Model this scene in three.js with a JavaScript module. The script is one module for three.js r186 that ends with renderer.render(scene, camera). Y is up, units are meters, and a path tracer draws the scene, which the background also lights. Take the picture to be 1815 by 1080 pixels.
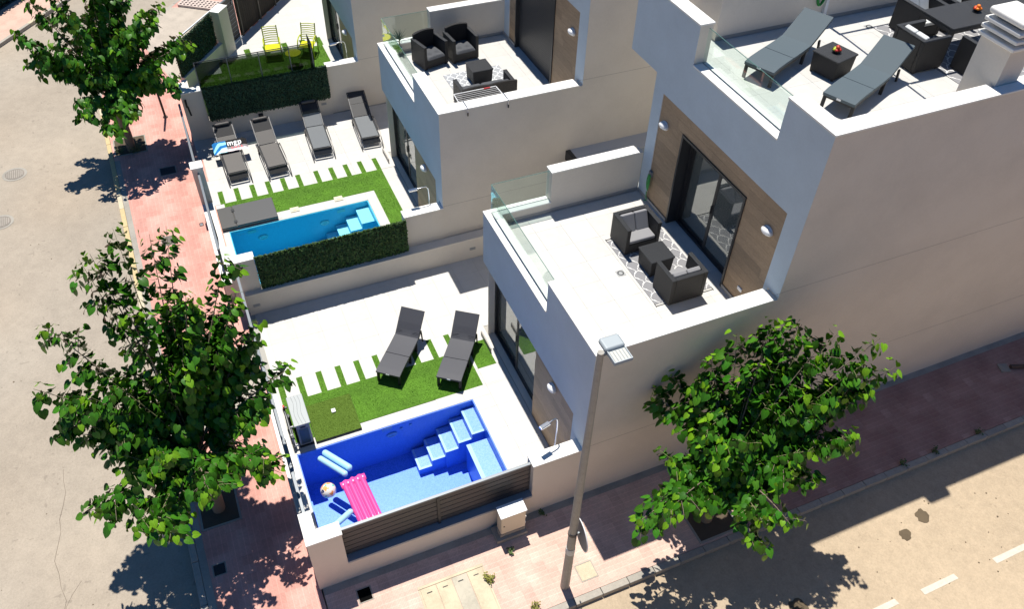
import * as THREE from 'three';
import * as BGU from 'three/addons/utils/BufferGeometryUtils.js';
import { RoundedBoxGeometry } from 'three/addons/geometries/RoundedBoxGeometry.js';

// ---------------------------------------------------------------- camera, sky, sun, exposure
const scene = new THREE.Scene();
const camera = new THREE.PerspectiveCamera(40.611, 1024 / 610, 0.1, 900);
camera.position.set(0.2189, 14.4235, 7.5826);
camera.rotation.order = 'YXZ';
camera.rotation.set(-0.788571, -0.425164, 0.033158);
camera.updateMatrixWorld();
const renderer = new THREE.WebGLRenderer({ antialias: true });
renderer.toneMapping = THREE.LinearToneMapping;
renderer.toneMappingExposure = 1.32;
renderer.shadowMap.enabled = true;
renderer.shadowMap.type = THREE.PCFSoftShadowMap;

const SUN = new THREE.Vector3(0.027, 1, -0.339).normalize();
{ // clear midday sky
  const W = 256, H = 128, d = new Float32Array(W * H * 4);
  const mix = (a, b, t) => a + (b - a) * t;
  for (let j = 0; j < H; j++) for (let i = 0; i < W; i++) {
    const el = ((j + 0.5) / H - 0.5) * Math.PI, az = ((i + 0.5) / W - 0.5) * 2 * Math.PI;
    const s = Math.sin(el), t = Math.pow(Math.max(0, s), 0.45);
    const dir = new THREE.Vector3(Math.cos(el) * Math.sin(az), s, Math.cos(el) * Math.cos(az));
    const halo = Math.pow(Math.max(0, dir.dot(SUN)), 12) * 0.25;
    const k = 0.23;
    let r = mix(0.25, 0.06, t), g = mix(0.58, 0.33, t), b = mix(1.05, 1.0, t);
    if (s < 0) { r = 0.3; g = 0.28; b = 0.25; }
    const o = (j * W + i) * 4;
    d[o] = (r + halo) * k; d[o + 1] = (g + halo) * k; d[o + 2] = (b + halo) * k; d[o + 3] = 1;
  }
  const tex = new THREE.DataTexture(d, W, H, THREE.RGBAFormat, THREE.FloatType);
  tex.mapping = THREE.EquirectangularReflectionMapping;
  tex.magFilter = tex.minFilter = THREE.LinearFilter; tex.wrapS = THREE.RepeatWrapping; tex.needsUpdate = true;
  scene.background = tex; scene.environment = tex;
  scene.backgroundIntensity = 1; scene.environmentIntensity = 1;
}
const sun = new THREE.DirectionalLight(new THREE.Color().setRGB(1.0, 0.95, 0.865), 4.8);
sun.position.copy(SUN).multiplyScalar(60).add(new THREE.Vector3(5, 0, -8));
sun.target.position.set(5, 0, -8);
sun.castShadow = true; sun.shadow.mapSize.set(4096, 4096); sun.shadow.radius = 1;
Object.assign(sun.shadow.camera, { left: -26, right: 26, top: 26, bottom: -26, near: 1, far: 140 });
scene.add(sun, sun.target);

// ---------------------------------------------------------------- helpers
let seed = 7;
const rnd = () => { seed = (seed * 1664525 + 1013904223) >>> 0; return seed / 4294967296; };
const rr = (a, b) => a + (b - a) * rnd();
const pick = a => a[Math.floor(rnd() * a.length)];
const V = (x, y, z) => new THREE.Vector3(x, y, z);
const used = {};
function numbered(n) { const k = used[n] = (used[n] ?? -1) + 1; return k ? n + '_' + String(k).padStart(3, '0') : n; }
function sh(o) { o.castShadow = o.receiveShadow = true; return o; }
function tag(o, label, category, group, kind) {
  o.userData.label = label;
  if (category) o.userData.category = category;
  if (group) o.userData.group = group;
  if (kind) o.userData.kind = kind;
  return o;
}
function thing(name, label, category, p = [0, 0, 0], turn = 0, group, kind) {
  const o = new THREE.Group(); o.name = numbered(name); scene.add(o);
  o.position.set(...p); o.rotation.y = turn;
  return tag(o, label, category, group, kind);
}
function uvBox(g) {
  const p = g.attributes.position, n = g.attributes.normal, uv = new Float32Array(p.count * 2);
  for (let i = 0; i < p.count; i++) {
    const ax = Math.abs(n.getX(i)), ay = Math.abs(n.getY(i)), az = Math.abs(n.getZ(i));
    const x = p.getX(i), y = p.getY(i), z = p.getZ(i);
    if (ay >= ax && ay >= az) { uv[2 * i] = x; uv[2 * i + 1] = z; }
    else if (ax >= az) { uv[2 * i] = z; uv[2 * i + 1] = y; }
    else { uv[2 * i] = x; uv[2 * i + 1] = y; }
  }
  g.setAttribute('uv', new THREE.BufferAttribute(uv, 2)); return g;
}
function clean(g) {
  g = g.index ? g.toNonIndexed() : g.clone();
  for (const k of Object.keys(g.attributes)) if (!['position', 'normal', 'uv'].includes(k)) g.deleteAttribute(k);
  g.morphAttributes = {}; return g;
}
function geo(gs, keepUV) {
  gs = (Array.isArray(gs) ? gs : [gs]).map(clean);
  if (!keepUV) gs.forEach(uvBox);
  return gs.length > 1 ? BGU.mergeGeometries(gs) : gs[0];
}
function part(parent, name, gs, m, label, keepUV) {
  const o = sh(new THREE.Mesh(geo(gs, keepUV), m));
  o.name = parent === scene ? numbered(name) : name; parent.add(o);
  if (label) o.userData.label = label;
  return o;
}
function B(x0, x1, y0, y1, z0, z1) { const g = new THREE.BoxGeometry(x1 - x0, y1 - y0, z1 - z0); g.translate((x0 + x1) / 2, (y0 + y1) / 2, (z0 + z1) / 2); return g; }
function RB(x0, x1, y0, y1, z0, z1, r = 0.02, s = 2) { const g = new RoundedBoxGeometry(x1 - x0, y1 - y0, z1 - z0, s, r); g.translate((x0 + x1) / 2, (y0 + y1) / 2, (z0 + z1) / 2); return g; }
function bar(a, b, w, h = w, up = V(0, 1, 0)) { // box between two points
  const A = V(...a), Bb = V(...b), d = Bb.clone().sub(A), L = d.length(); d.normalize();
  const g = new THREE.BoxGeometry(w, h, L);
  if (Math.abs(d.dot(up)) > 0.98) up = V(1, 0, 0);
  const x = up.clone().cross(d).normalize(), y = d.clone().cross(x);
  g.applyMatrix4(new THREE.Matrix4().makeBasis(x, y, d).setPosition(A.add(Bb).multiplyScalar(0.5))); return g;
}
function cyl(a, b, r0, r1 = r0, seg = 12) {
  const A = V(...a), Bb = V(...b), d = Bb.clone().sub(A), L = d.length();
  const g = new THREE.CylinderGeometry(r1, r0, L, seg);
  g.applyQuaternion(new THREE.Quaternion().setFromUnitVectors(V(0, 1, 0), d.normalize()));
  g.translate((A.x + Bb.x) / 2, (A.y + Bb.y) / 2, (A.z + Bb.z) / 2); return g;
}
function tube(pts, r, seg = 24, rs = 8) { return new THREE.TubeGeometry(new THREE.CatmullRomCurve3(pts.map(p => V(...p))), seg, r, rs); }
function prism(pts, y0, y1) { // polygon of [x,z] extruded between two heights
  const s = new THREE.Shape(pts.map(p => new THREE.Vector2(p[0], -p[1])));
  const g = new THREE.ExtrudeGeometry(s, { depth: y1 - y0, bevelEnabled: false });
  g.rotateX(-Math.PI / 2); g.translate(0, y0, 0); return g;
}
// textures ------------------------------------------------------
function hash(x, y, s) { let h = (x * 374761393 + y * 668265263 + s * 974634721) | 0; h = Math.imul(h ^ (h >>> 13), 1274126177); return ((h ^ (h >>> 16)) >>> 0) / 4294967296; }
function vnoise(x, y, per, s) { // tileable value noise, per cells per tile; x,y in 0..1
  x *= per; y *= per; const xi = Math.floor(x), yi = Math.floor(y), fx = x - xi, fy = y - yi;
  const u = fx * fx * (3 - 2 * fx), v = fy * fy * (3 - 2 * fy), m = a => ((a % per) + per) % per;
  const a = hash(m(xi), m(yi), s), b = hash(m(xi + 1), m(yi), s), c = hash(m(xi), m(yi + 1), s), d = hash(m(xi + 1), m(yi + 1), s);
  return a + (b - a) * u + (c - a) * v + (a - b - c + d) * u * v;
}
function tex(size, fn, metres, srgb = true) { // fn(u,v) -> [r,g,b] linear 0..1 if srgb else raw
  const d = new Uint8Array(size * size * 4);
  const enc = c => { c = Math.min(1, Math.max(0, c)); return srgb ? (c <= 0.0031308 ? c * 12.92 : 1.055 * Math.pow(c, 1 / 2.4) - 0.055) : c; };
  for (let j = 0; j < size; j++) for (let i = 0; i < size; i++) {
    const c = fn((i + 0.5) / size, (j + 0.5) / size, i, j), o = (j * size + i) * 4;
    d[o] = enc(c[0]) * 255; d[o + 1] = enc(c[1]) * 255; d[o + 2] = enc(c[2]) * 255; d[o + 3] = 255;
  }
  const t = new THREE.DataTexture(d, size, size, THREE.RGBAFormat);
  t.wrapS = t.wrapT = THREE.RepeatWrapping; t.magFilter = THREE.LinearFilter; t.minFilter = THREE.LinearMipmapLinearFilter; t.generateMipmaps = true;
  if (srgb) t.colorSpace = THREE.SRGBColorSpace;
  t.repeat.set(1 / metres, 1 / metres); t.needsUpdate = true; return t;
}
function canvasTex(w, h, draw, repeat) {
  const c = document.createElement('canvas'); c.width = w; c.height = h; const x = c.getContext('2d'); draw(x, w, h);
  const t = new THREE.CanvasTexture(c); t.colorSpace = THREE.SRGBColorSpace; t.wrapS = t.wrapT = THREE.RepeatWrapping;
  if (repeat) t.repeat.set(...repeat); t.anisotropy = 8; return t;
}
function mat(rgb, rough = 0.8, o = {}) { const m = new THREE.MeshPhysicalMaterial({ roughness: rough, ...o }); m.color.setRGB(...rgb); return m; }
const mono = (f, lo, hi) => (u, v) => { const t = lo + (hi - lo) * f(u, v); return [t, t, t]; };
const mul = (c, k) => c.map(x => x * k);

// ---------------------------------------------------------------- materials
const fineN = tex(256, mono((u, v) => 0.5 * vnoise(u, v, 64, 1) + 0.5 * vnoise(u, v, 128, 2), 0, 1), 0.5, false);
const stuccoMap = tex(512, (u, v) => { const k = 0.90 + 0.07 * vnoise(u, v, 4, 3) + 0.05 * vnoise(u, v, 9, 4) + 0.04 * (vnoise(u, v, 160, 5) - 0.5) + 0.03 * (vnoise(u, v, 24, 6) - 0.5); return [k, k * 0.995, k * 0.985]; }, 4);
const stuccoShadeBlue = mat([0.54, 0.63, 0.715], 0.92, { map: stuccoMap, bumpMap: fineN, bumpScale: 0.0012 });  // blue sky tint of the shaded fronts, put into the colour
const stucco = mat([0.71, 0.655, 0.58], 0.92, { map: stuccoMap, bumpMap: fineN, bumpScale: 0.0012 });
const capWhite = mat([0.80, 0.79, 0.76], 0.6, { map: stuccoMap });
const roadMap = tex(2048, (u, v) => {
  const big = vnoise(u, v, 5, 11) * 0.5 + vnoise(u, v, 11, 12) * 0.3 + vnoise(u, v, 23, 13) * 0.2;
  const mid = vnoise(u, v, 90, 14), g = hash((u * 2048) | 0, (v * 2048) | 0, 15), g2 = vnoise(u, v, 700, 16);
  let k = 0.80 + 0.24 * big + 0.10 * (mid - 0.5) + 0.12 * (g - 0.5) + 0.15 * (g2 - 0.5);
  if (hash((u * 1024) | 0, (v * 1024) | 0, 17) > 0.9993) k *= 0.7;
  if (vnoise(u, v, 160, 18) > 0.93) k *= 0.82;
  const w = vnoise(u, v, 7, 19) * 0.05;
  return [0.375 * k * (1 + w), 0.328 * k, 0.268 * k * (1 - w)];
}, 14);
const road = mat([1, 1, 1], 0.93, { map: roadMap, bumpMap: fineN, bumpScale: 0.002 });
function paverMaps(c0, c1, rot, sd) { // ribbed pavers, 0.2 m slabs with two rows of bars
  const f = (u, v, bump) => {
    if (rot) [u, v] = [v, u];
    const N = 6, su = u * N, sv = v * N, iu = Math.floor(su), iv = Math.floor(sv), fu = su - iu, fv = sv - iv;
    const bars = 7, bu = (fu * bars) % 1, rv = (fv * 2) % 1;
    const joint = fv < 0.035 || fu < 0.02, gap = bu < 0.2 || rv < 0.14;
    if (bump) return joint ? 0.1 : gap ? 0.3 : 1;
    const t = hash(iu, iv, sd), n = vnoise(u, v, 40, sd + 1), big = vnoise(u, v, 3, sd + 2);
    let k = 0.86 + 0.2 * t * 0.6 + 0.12 * (n - 0.5) + 0.15 * (big - 0.5);
    if (gap) k *= 1.16; else k *= 0.93; if (joint) k *= 0.84;
    const m = Math.min(1, Math.max(0, 0.3 + (hash(iu, iv, sd + 3) - 0.5) * 0.7 + (big - 0.5)));
    return [0, 1, 2].map(i => (c0[i] + (c1[i] - c0[i]) * m) * k);
  };
  return { map: tex(1024, (u, v) => f(u, v, false), 1.2), bumpMap: tex(1024, (u, v) => { const b = f(u, v, true); return [b, b, b]; }, 1.2, false), bumpScale: 0.0012 };
}
const paverWest = mat([1, 1, 1], 0.85, paverMaps([0.62, 0.31, 0.255], [0.68, 0.38, 0.32], true, 31));
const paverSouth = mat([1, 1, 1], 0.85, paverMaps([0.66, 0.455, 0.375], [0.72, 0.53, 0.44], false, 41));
const paverDark = mat([1, 1, 1], 0.88, paverMaps([0.36, 0.20, 0.17], [0.44, 0.28, 0.235], false, 43));  // darker, redder tone for the right stretch of paving
const concMap = tex(512, (u, v) => { const k = 0.82 + 0.25 * vnoise(u, v, 5, 51) + 0.12 * (vnoise(u, v, 40, 52) - 0.5) + 0.12 * (vnoise(u, v, 200, 53) - 0.5); return [k, k, k]; }, 1.5);
const concrete = mat([0.42, 0.385, 0.33], 0.9, { map: concMap, bumpMap: fineN, bumpScale: 0.002 });
const concrete2 = mat([0.36, 0.335, 0.29], 0.9, { map: concMap, bumpMap: fineN, bumpScale: 0.002 });
const concBeige = mat([0.60, 0.52, 0.37], 0.88, { map: concMap, bumpMap: fineN, bumpScale: 0.002 });
const kerbYellow = mat([0.60, 0.47, 0.25], 0.85, { map: concMap, bumpMap: fineN, bumpScale: 0.002 });
const paintWhite = mat([0.62, 0.57, 0.48], 0.75, { map: concMap });
const tileMap = tex(512, (u, v) => { const k = 0.94 + 0.06 * vnoise(u, v, 6, 61) + 0.03 * (vnoise(u, v, 50, 62) - 0.5); return [k, k, k]; }, 1);
const tileM = [[0.552, 0.542, 0.517], [0.538, 0.528, 0.502], [0.563, 0.553, 0.528]].map(c => mat(c, 0.55, { map: tileMap }));
const grout = mat([0.38, 0.37, 0.34], 0.9);
const darkAlu = mat([0.030, 0.032, 0.036], 0.42, { metalness: 0.2 });
const slatM = [[0.050, 0.052, 0.056], [0.053, 0.055, 0.058], [0.047, 0.049, 0.053]].map(c => mat(c, 0.45, { metalness: 0.15 }));
const greyAlu = mat([0.17, 0.19, 0.21], 0.45, { metalness: 0.3 });
const chrome = mat([0.75, 0.76, 0.78], 0.18, { metalness: 1 });
const whitePlastic = mat([0.80, 0.81, 0.82], 0.25, { clearcoat: 0.6 });
const whiteMetal = mat([0.74, 0.75, 0.76], 0.4);
const blackPlastic = mat([0.012, 0.012, 0.013], 0.6);
const glass = mat([0.90, 0.965, 0.945], 0.01, { transmission: 1, thickness: 0, ior: 1.5 });
const glassEdge = mat([0.16, 0.32, 0.28], 0.15, { transmission: 0.4, thickness: 0 });
const windowGlass = mat([0.42, 0.47, 0.46], 0.02, { transmission: 1, metalness: 0.32, thickness: 0, ior: 2.3, specularIntensity: 1 });
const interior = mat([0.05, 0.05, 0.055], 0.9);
const curtain = mat([0.55, 0.54, 0.50], 0.95);
const woodMaps = [0, 1, 2, 3].map(s => tex(256, (u, v) => {
  const g = vnoise(u * 1 % 1, v, 3, 71 + s), st = vnoise(u, v * 1, 64, 75 + s) * 0.0;
  const str = 0.5 * vnoise((u * 0.5) % 1, v, 128, 80 + s) + 0.3 * vnoise((u * 0.25) % 1, v, 40, 85 + s) + 0.2 * g;
  const k = 0.72 + 0.5 * str; return [0.35 * k, 0.245 * k, 0.155 * k + st];
}, 1));
const woodM = woodMaps.map((t, i) => mat(mul([1, 1, 1], 0.92 + 0.07 * i), 0.6, { map: t }));
const wickerBump = tex(128, mono((u, v) => { const a = Math.floor(u * 16), b = Math.floor(v * 16), fu = u * 16 - a, fv = v * 16 - b; return (a + b) % 2 ? Math.sin(fu * Math.PI) : Math.sin(fv * Math.PI); }, 0, 1), 0.12, false);
const wicker = mat([0.020, 0.0185, 0.018], 0.5, { bumpMap: wickerBump, bumpScale: 0.004 });
const wickerTop = mat([0.034, 0.036, 0.040], 0.5, { bumpMap: wickerBump, bumpScale: 0.004 });
const fabricN = tex(256, mono((u, v) => 0.5 * hash((u * 256) | 0, (v * 256) | 0, 91) + 0.5 * vnoise(u, v, 40, 92), 0, 1), 0.25, false);
const cushionGrey = mat([0.25, 0.25, 0.26], 0.9, { bumpMap: fabricN, bumpScale: 0.002, sheen: 0.3 });
const cushionWhite = mat([0.62, 0.64, 0.64], 0.9, { bumpMap: fabricN, bumpScale: 0.002 });
const cushionDark = mat([0.075, 0.080, 0.090], 0.92, { bumpMap: fabricN, bumpScale: 0.003 });
const loungerA = mat([0.054, 0.056, 0.068], 0.62, { bumpMap: fabricN, bumpScale: 0.002 });
const loungerTeal = mat([0.072, 0.100, 0.118], 0.75, { bumpMap: fabricN, bumpScale: 0.002 });
const textilene = mat([0.115, 0.108, 0.102], 0.7, { bumpMap: fabricN, bumpScale: 0.002 });
const textileneBlue = mat([0.135, 0.148, 0.160], 0.7, { bumpMap: fabricN, bumpScale: 0.002 });
const lime = mat([0.50, 0.58, 0.025], 0.35);
const limeDeep = mat([0.62, 0.60, 0.015], 0.35);
const grassMap = tex(512, (u, v) => { const k = 0.7 + 0.5 * vnoise(u, v, 80, 101) * 0.6 + 0.35 * vnoise(u, v, 6, 102) + 0.3 * (hash((u * 512) | 0, (v * 512) | 0, 103) - 0.5); return [0.085 * k, 0.20 * k, 0.014 * k]; }, 1.5);
const grassBase = mat([1, 1, 1], 0.95, { map: grassMap });
const grassBlade = mat([0.125, 0.285, 0.018], 0.7, { side: THREE.DoubleSide });
const grassMat2 = mat([0.165, 0.285, 0.016], 0.8, { side: THREE.DoubleSide });
const soil = mat([0.10, 0.075, 0.05], 0.98, { map: concMap });
const hedgeBase = mat([0.012, 0.028, 0.010], 0.95);
const hedgeLeafM = mat([0.055, 0.125, 0.028], 0.6, { side: THREE.DoubleSide });
const hedgeLeafDark = mat([0.030, 0.085, 0.040], 0.6, { side: THREE.DoubleSide });
const bark = mat([0.25, 0.20, 0.145], 0.95, { map: concMap, bumpMap: concMap, bumpScale: 0.012 });
const twigM = mat([0.20, 0.20, 0.09], 0.8);
const leafTex = tex(128, (u, v) => { // pale midrib and side veins
  const x = Math.abs(u - 0.5) * 2, side = (v - 0.10 - 0.45 * x) * 7, vein = Math.abs(side - Math.round(side)) / 7;
  const a = Math.exp(-((x / 0.035) ** 2)), b = Math.exp(-((vein / 0.012) ** 2)) * 0.7; const q = Math.min(1, a + b), n = 0.85 + 0.3 * vnoise(u, v, 16, 131);
  return [0.62 * n + 0.38 * q, 0.68 * n + 0.32 * q, 0.62 * n + 0.38 * q]; }, 1);
const leafM = [[0.054, 0.190, 0.011], [0.078, 0.245, 0.012], [0.040, 0.145, 0.011], [0.20, 0.40, 0.014]].map(c => mat(c, 0.42, { side: THREE.DoubleSide, specularIntensity: 0.55, map: leafTex }));
const leafInst = mat([1, 1, 1], 0.42, { side: THREE.DoubleSide, specularIntensity: 0.55, map: leafTex });
const mosaic = (base, amp, sd, metres, cell) => tex(512, (u, v, i, j) => {
  const n = Math.floor(512 / cell), a = Math.floor(i / cell), b = Math.floor(j / cell), f = (i % cell === 0 || j % cell === 0) ? 1.18 : 1;
  const h = hash(a % n, b % n, sd), k = (1 - amp / 2 + amp * h) * f; return [base[0] * k, base[1] * (0.5 + 0.5 * k), base[2] * (0.7 + 0.3 * k)];
}, metres);
const poolWallM = mat([1, 1, 1], 0.35, { map: mosaic([0.075, 0.22, 0.78], 0.45, 111, 1.28, 8) });
const poolFloorM = mat([1, 1, 1], 0.4, { map: mosaic([0.095, 0.25, 0.80], 0.7, 112, 1.28, 8) });
const poolStepM = mat([1, 1, 1], 0.4, { map: mosaic([0.22, 0.37, 0.78], 0.5, 113, 1.28, 8) });
const poolEdgeM = mat([0.42, 0.58, 0.78], 0.4);
const pool2WallM = mat([1, 1, 1], 0.4, { map: mosaic([0.040, 0.47, 0.68], 0.25, 114, 1.28, 8) });
const pool2StepM = mat([0.46, 0.76, 0.86], 0.4);
const rippleN = tex(256, mono((u, v) => 0.5 * vnoise(u, v, 6, 121) + 0.35 * vnoise(u, v, 14, 122) + 0.15 * vnoise(u, v, 30, 123), 0, 1), 2.2, false);
const water = mat([0.86, 0.96, 1.0], 0.0, { transmission: 1, thickness: 0, ior: 1.33, bumpMap: rippleN, bumpScale: 0.010 });
const water2 = mat([0.70, 0.95, 1.0], 0.0, { transmission: 1, thickness: 0, ior: 1.33, bumpMap: rippleN, bumpScale: 0.010 });
const floatBlue = mat([0.40, 0.72, 0.90], 0.22, { clearcoat: 0.4 });
const pinkVinyl = mat([0.95, 0.085, 0.33], 0.25, { clearcoat: 0.5 });
const redM = mat([0.55, 0.03, 0.02], 0.4);
const hoseGreen = mat([0.02, 0.27, 0.05], 0.5);
const drainM = mat([0.33, 0.34, 0.345], 0.5);
const darkCover = mat([0.022, 0.022, 0.026], 0.7);
const ironM = mat([0.16, 0.135, 0.115], 0.8, { map: concMap });
const deckStain = mat([0.12, 0.09, 0.055], 0.95, { map: concMap });

// ---------------------------------------------------------------- rectangles and tiles
function subRect(list, h) {
  const out = [];
  for (const r of list) {
    const [a, b, c, d] = r, x0 = Math.max(a, h[0]), x1 = Math.min(b, h[1]), z0 = Math.max(c, h[2]), z1 = Math.min(d, h[3]);
    if (x0 >= x1 || z0 >= z1) { out.push(r); continue; }
    if (c < z0) out.push([a, b, c, z0]); if (z1 < d) out.push([a, b, z1, d]);
    if (a < x0) out.push([a, x0, z0, z1]); if (x1 < b) out.push([x1, b, z0, z1]);
  }
  return out;
}
const unit = new THREE.BoxGeometry(1, 1, 1);
function tiles(parent, rects, holes, sx, sz, ox, oz, y, ms = tileM, th = 0.02, gap = 0.003, name = 'tile') {
  for (const [a, b, c, d] of rects) {
    for (let i = Math.floor((a - ox) / sx); i * sx + ox < b; i++) for (let j = Math.floor((c - oz) / sz); j * sz + oz < d; j++) {
      let L = [[Math.max(a, ox + i * sx), Math.min(b, ox + (i + 1) * sx), Math.max(c, oz + j * sz), Math.min(d, oz + (j + 1) * sz)]];
      for (const h of holes) L = subRect(L, h);
      for (const [p, q, r, s] of L) {
        if (q - p < 0.02 || s - r < 0.02) continue;
        const m = sh(new THREE.Mesh(unit, pick(ms))); m.name = name;
        m.scale.set(q - p - gap, th, s - r - gap); m.position.set((p + q) / 2, y - th / 2 + (hash(i + 50, j + 50, 3) - 0.5) * 0.0008, (r + s) / 2); parent.add(m);
      }
    }
  }
}
function slabRects(rect, holes) { let L = [rect]; for (const h of holes) L = subRect(L, h); return L; }

// ---------------------------------------------------------------- ground, road, pavements
const POOL1 = [0.28, 4.15, -3.06, -0.6], POOL2 = [0.2, 3.96, -10.76, -8.4];
{
  const s = new THREE.Shape([[-220, -220], [220, -220], [220, 220], [-220, 220]].map(p => new THREE.Vector2(...p)));
  for (const r of [POOL1, POOL2]) {
    const h = new THREE.Path(); const e = 0.03;
    h.moveTo(r[0] - e, -(r[2] - e)); h.lineTo(r[1] + e, -(r[2] - e)); h.lineTo(r[1] + e, -(r[3] + e)); h.lineTo(r[0] - e, -(r[3] + e)); h.closePath(); s.holes.push(h);
  }
  const g = new THREE.ShapeGeometry(s); g.rotateX(-Math.PI / 2); g.translate(0, -0.12, 0);
  tag(part(scene, 'road', g, road), 'pale dusty asphalt of the streets round the corner plot', null, null, 'structure');
}
{
  const m = tex(1024, (u, v) => { const big = vnoise(u, v, 4, 21) * 0.5 + vnoise(u, v, 9, 22) * 0.3 + vnoise(u, v, 25, 23) * 0.2; let k = 0.84 + 0.18 * big + 0.10 * (vnoise(u, v, 80, 24) - 0.5) + 0.14 * (hash((u * 1024) | 0, (v * 1024) | 0, 25) - 0.5) + 0.14 * (vnoise(u, v, 340, 26) - 0.5); if (vnoise(u, v, 120, 27) > 0.95) k *= 0.85; return [0.46 * k, 0.365 * k, 0.255 * k]; }, 9);
  tag(part(scene, 'road', B(-1.9, 60, -0.3, -0.116, 2.03, 10.2), mat([1, 1, 1], 0.93, { map: m, bumpMap: fineN, bumpScale: 0.002 })), 'warm sandy asphalt of the wide street below the side wall', null, null, 'structure');
}
const kx = z => -2.03 + 0.031 * z; // road edge of the kerb along the tree street
const kerbLine = [[-1.99, 2.05], [kx(-0.5), -0.5], [kx(-6), -6], [kx(-12), -12], [kx(-17), -17], [-2.62, -18.8], [-2.4, -20.6], [-1.6, -22.4], [1.5, -26.4], [8, -34.6]];
{ // pavement along the tree street
  const g = thing('pavement', 'pink ribbed paver pavement between the tree street and the garden walls', null, [0, 0, 0], 0, null, 'structure');
  const inner = kerbLine.map(([x, z]) => [x + 0.13, z]); inner[0][1] = 1.9; inner[0][0] = -1.86;
  const poly = [...inner, [9, -30], [5.0, -24.9], [0.02, -18.55], [0.02, 0.0], [0.05, 1.9]];
  part(g, 'paving', prism(poly, -0.2, 0), paverWest);
  // strip of grey concrete beside the kerb, and the driveway crossing
  const strip = []; for (const z of [0.4, -3, -6, -9, -12, -15.2]) strip.push([kx(z) + 0.13, z]);
  const back = strip.slice().reverse().map(([x, z]) => [x + 0.14, z]);
  part(g, 'concrete_strip', prism([...strip, ...back], -0.05, 0.004), concrete2);
  part(g, 'driveway_crossing', prism([[-1.5, -4.4], [0.0, -4.4], [0.0, -6.55], [-1.4, -6.55]], -0.05, 0.005), concrete);
  part(g, 'concrete_apron', prism([[-1.0, -22.6], [-0.2, -19.0], [1.9, -21.9], [1.6, -24.3], [0.2, -24.8]], -0.05, 0.005), mat([0.47, 0.41, 0.34], 0.9, { map: concMap }));
}
{ // pavement along the wide street
  const g = thing('pavement', 'beige pink ribbed paver pavement below the long side wall of the near villa', null, [0, 0, 0], 0, null, 'structure');
  part(g, 'paving', B(0.05, 7.95, -0.2, 0, 0, 1.9), paverSouth); part(g, 'darker_paving', B(7.95, 34, -0.2, -0.001, 0, 1.9), paverDark, 'darker red paving');
  part(g, 'wall_footing_strip', B(0.05, 34, -0.05, 0.004, 0.0, 0.14), concrete2);
}
function kerb(label, pts, w, L, ms, side) {
  const g = thing('kerb', label, null, [0, 0, 0], 0, null, 'structure');
  for (let i = 0; i + 1 < pts.length; i++) {
    const [x0, z0] = pts[i], [x1, z1] = pts[i + 1], D = Math.hypot(x1 - x0, z1 - z0), n = Math.max(1, Math.round(D / L));
    const geom = RB(-w / 2, w / 2, -0.25, 0.006, -D / n / 2 + 0.004, D / n / 2 - 0.004, 0.012, 1), gm = geo(geom);
    for (let k = 0; k < n; k++) {
      const t = (k + 0.5) / n, m = sh(new THREE.Mesh(gm, ms(x0 + (x1 - x0) * t, z0 + (z1 - z0) * t))); m.name = 'kerb_stone';
      m.rotation.y = Math.atan2(x1 - x0, z1 - z0); const nx = Math.cos(m.rotation.y), nz = -Math.sin(m.rotation.y);
      m.position.set(x0 + (x1 - x0) * t + side * nx * w / 2, rr(-0.004, 0.002), z0 + (z1 - z0) * t + side * nz * w / 2); g.add(m);
    }
  }
}
kerb('worn kerb of the tree street, painted yellow towards the far tree', kerbLine, 0.125, 0.9, (x, z) => z < -8.5 && z > -19 ? pick([kerbYellow, kerbYellow, kerbYellow, concBeige]) : pick([concrete, concrete2]), -1);
kerb('grey concrete kerb of the wide street beyond the side wall', [[-1.86, 1.905], [34, 1.905]], 0.14, 0.55, () => pick([concrete, concrete, concrete2]), -1);
kerb('pale kerb of the opposite pavement in the far corner', [[-14, -13.2], [-5.5, -23.9], [-4.0, -25.8], [4, -36]], 0.13, 0.9, () => pick([concrete, concBeige]), 1);
{
  const g = thing('pavement', 'narrow pale pink pavement across the street at the far corner', null, [0, 0, 0], 0, null, 'structure');
  part(g, 'paving', prism([[-14.1, -13.2], [-5.6, -23.9], [-4.1, -25.8], [3.9, -36], [2.6, -37], [-5.2, -27.0], [-6.7, -25.1], [-15.3, -14.2]].reverse(), -0.2, 0), mat([0.60, 0.41, 0.33], 0.9, { map: concMap }));
}
{ // road markings: broken line of the wide street
  [[9.35, 4.20], [10.75, 4.24], [12.5, 4.28], [14.25, 4.30]].forEach(([x, z], i) => {
    const w = 0.41, pts = [[x - w, z - 0.055], [x + w, z - 0.06], [x + w + 0.02, z + 0.05], [x - w + 0.01, z + 0.06]];
    const o = part(scene, 'road_marking', prism(pts, -0.13, -0.1105), paintWhite);
    tag(o, ['white painted dash at the bottom edge of the wide street', 'white painted dash on the wide street below the dark round stain', 'white painted dash of the wide street nearest the right picture edge', 'white painted dash of the wide street beyond the picture edge'][i], 'road marking', 'dashes of the broken white line', 'structure');
  });
}
function blob(cx, cz, r, y, stretch = 1) { const p = []; for (let i = 0; i < 18; i++) { const a = i / 18 * Math.PI * 2, k = r * (0.75 + 0.4 * rnd()); p.push([cx + Math.cos(a) * k * stretch, cz + Math.sin(a) * k]); } return prism(p.reverse(), y - 0.01, y); }
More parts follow.
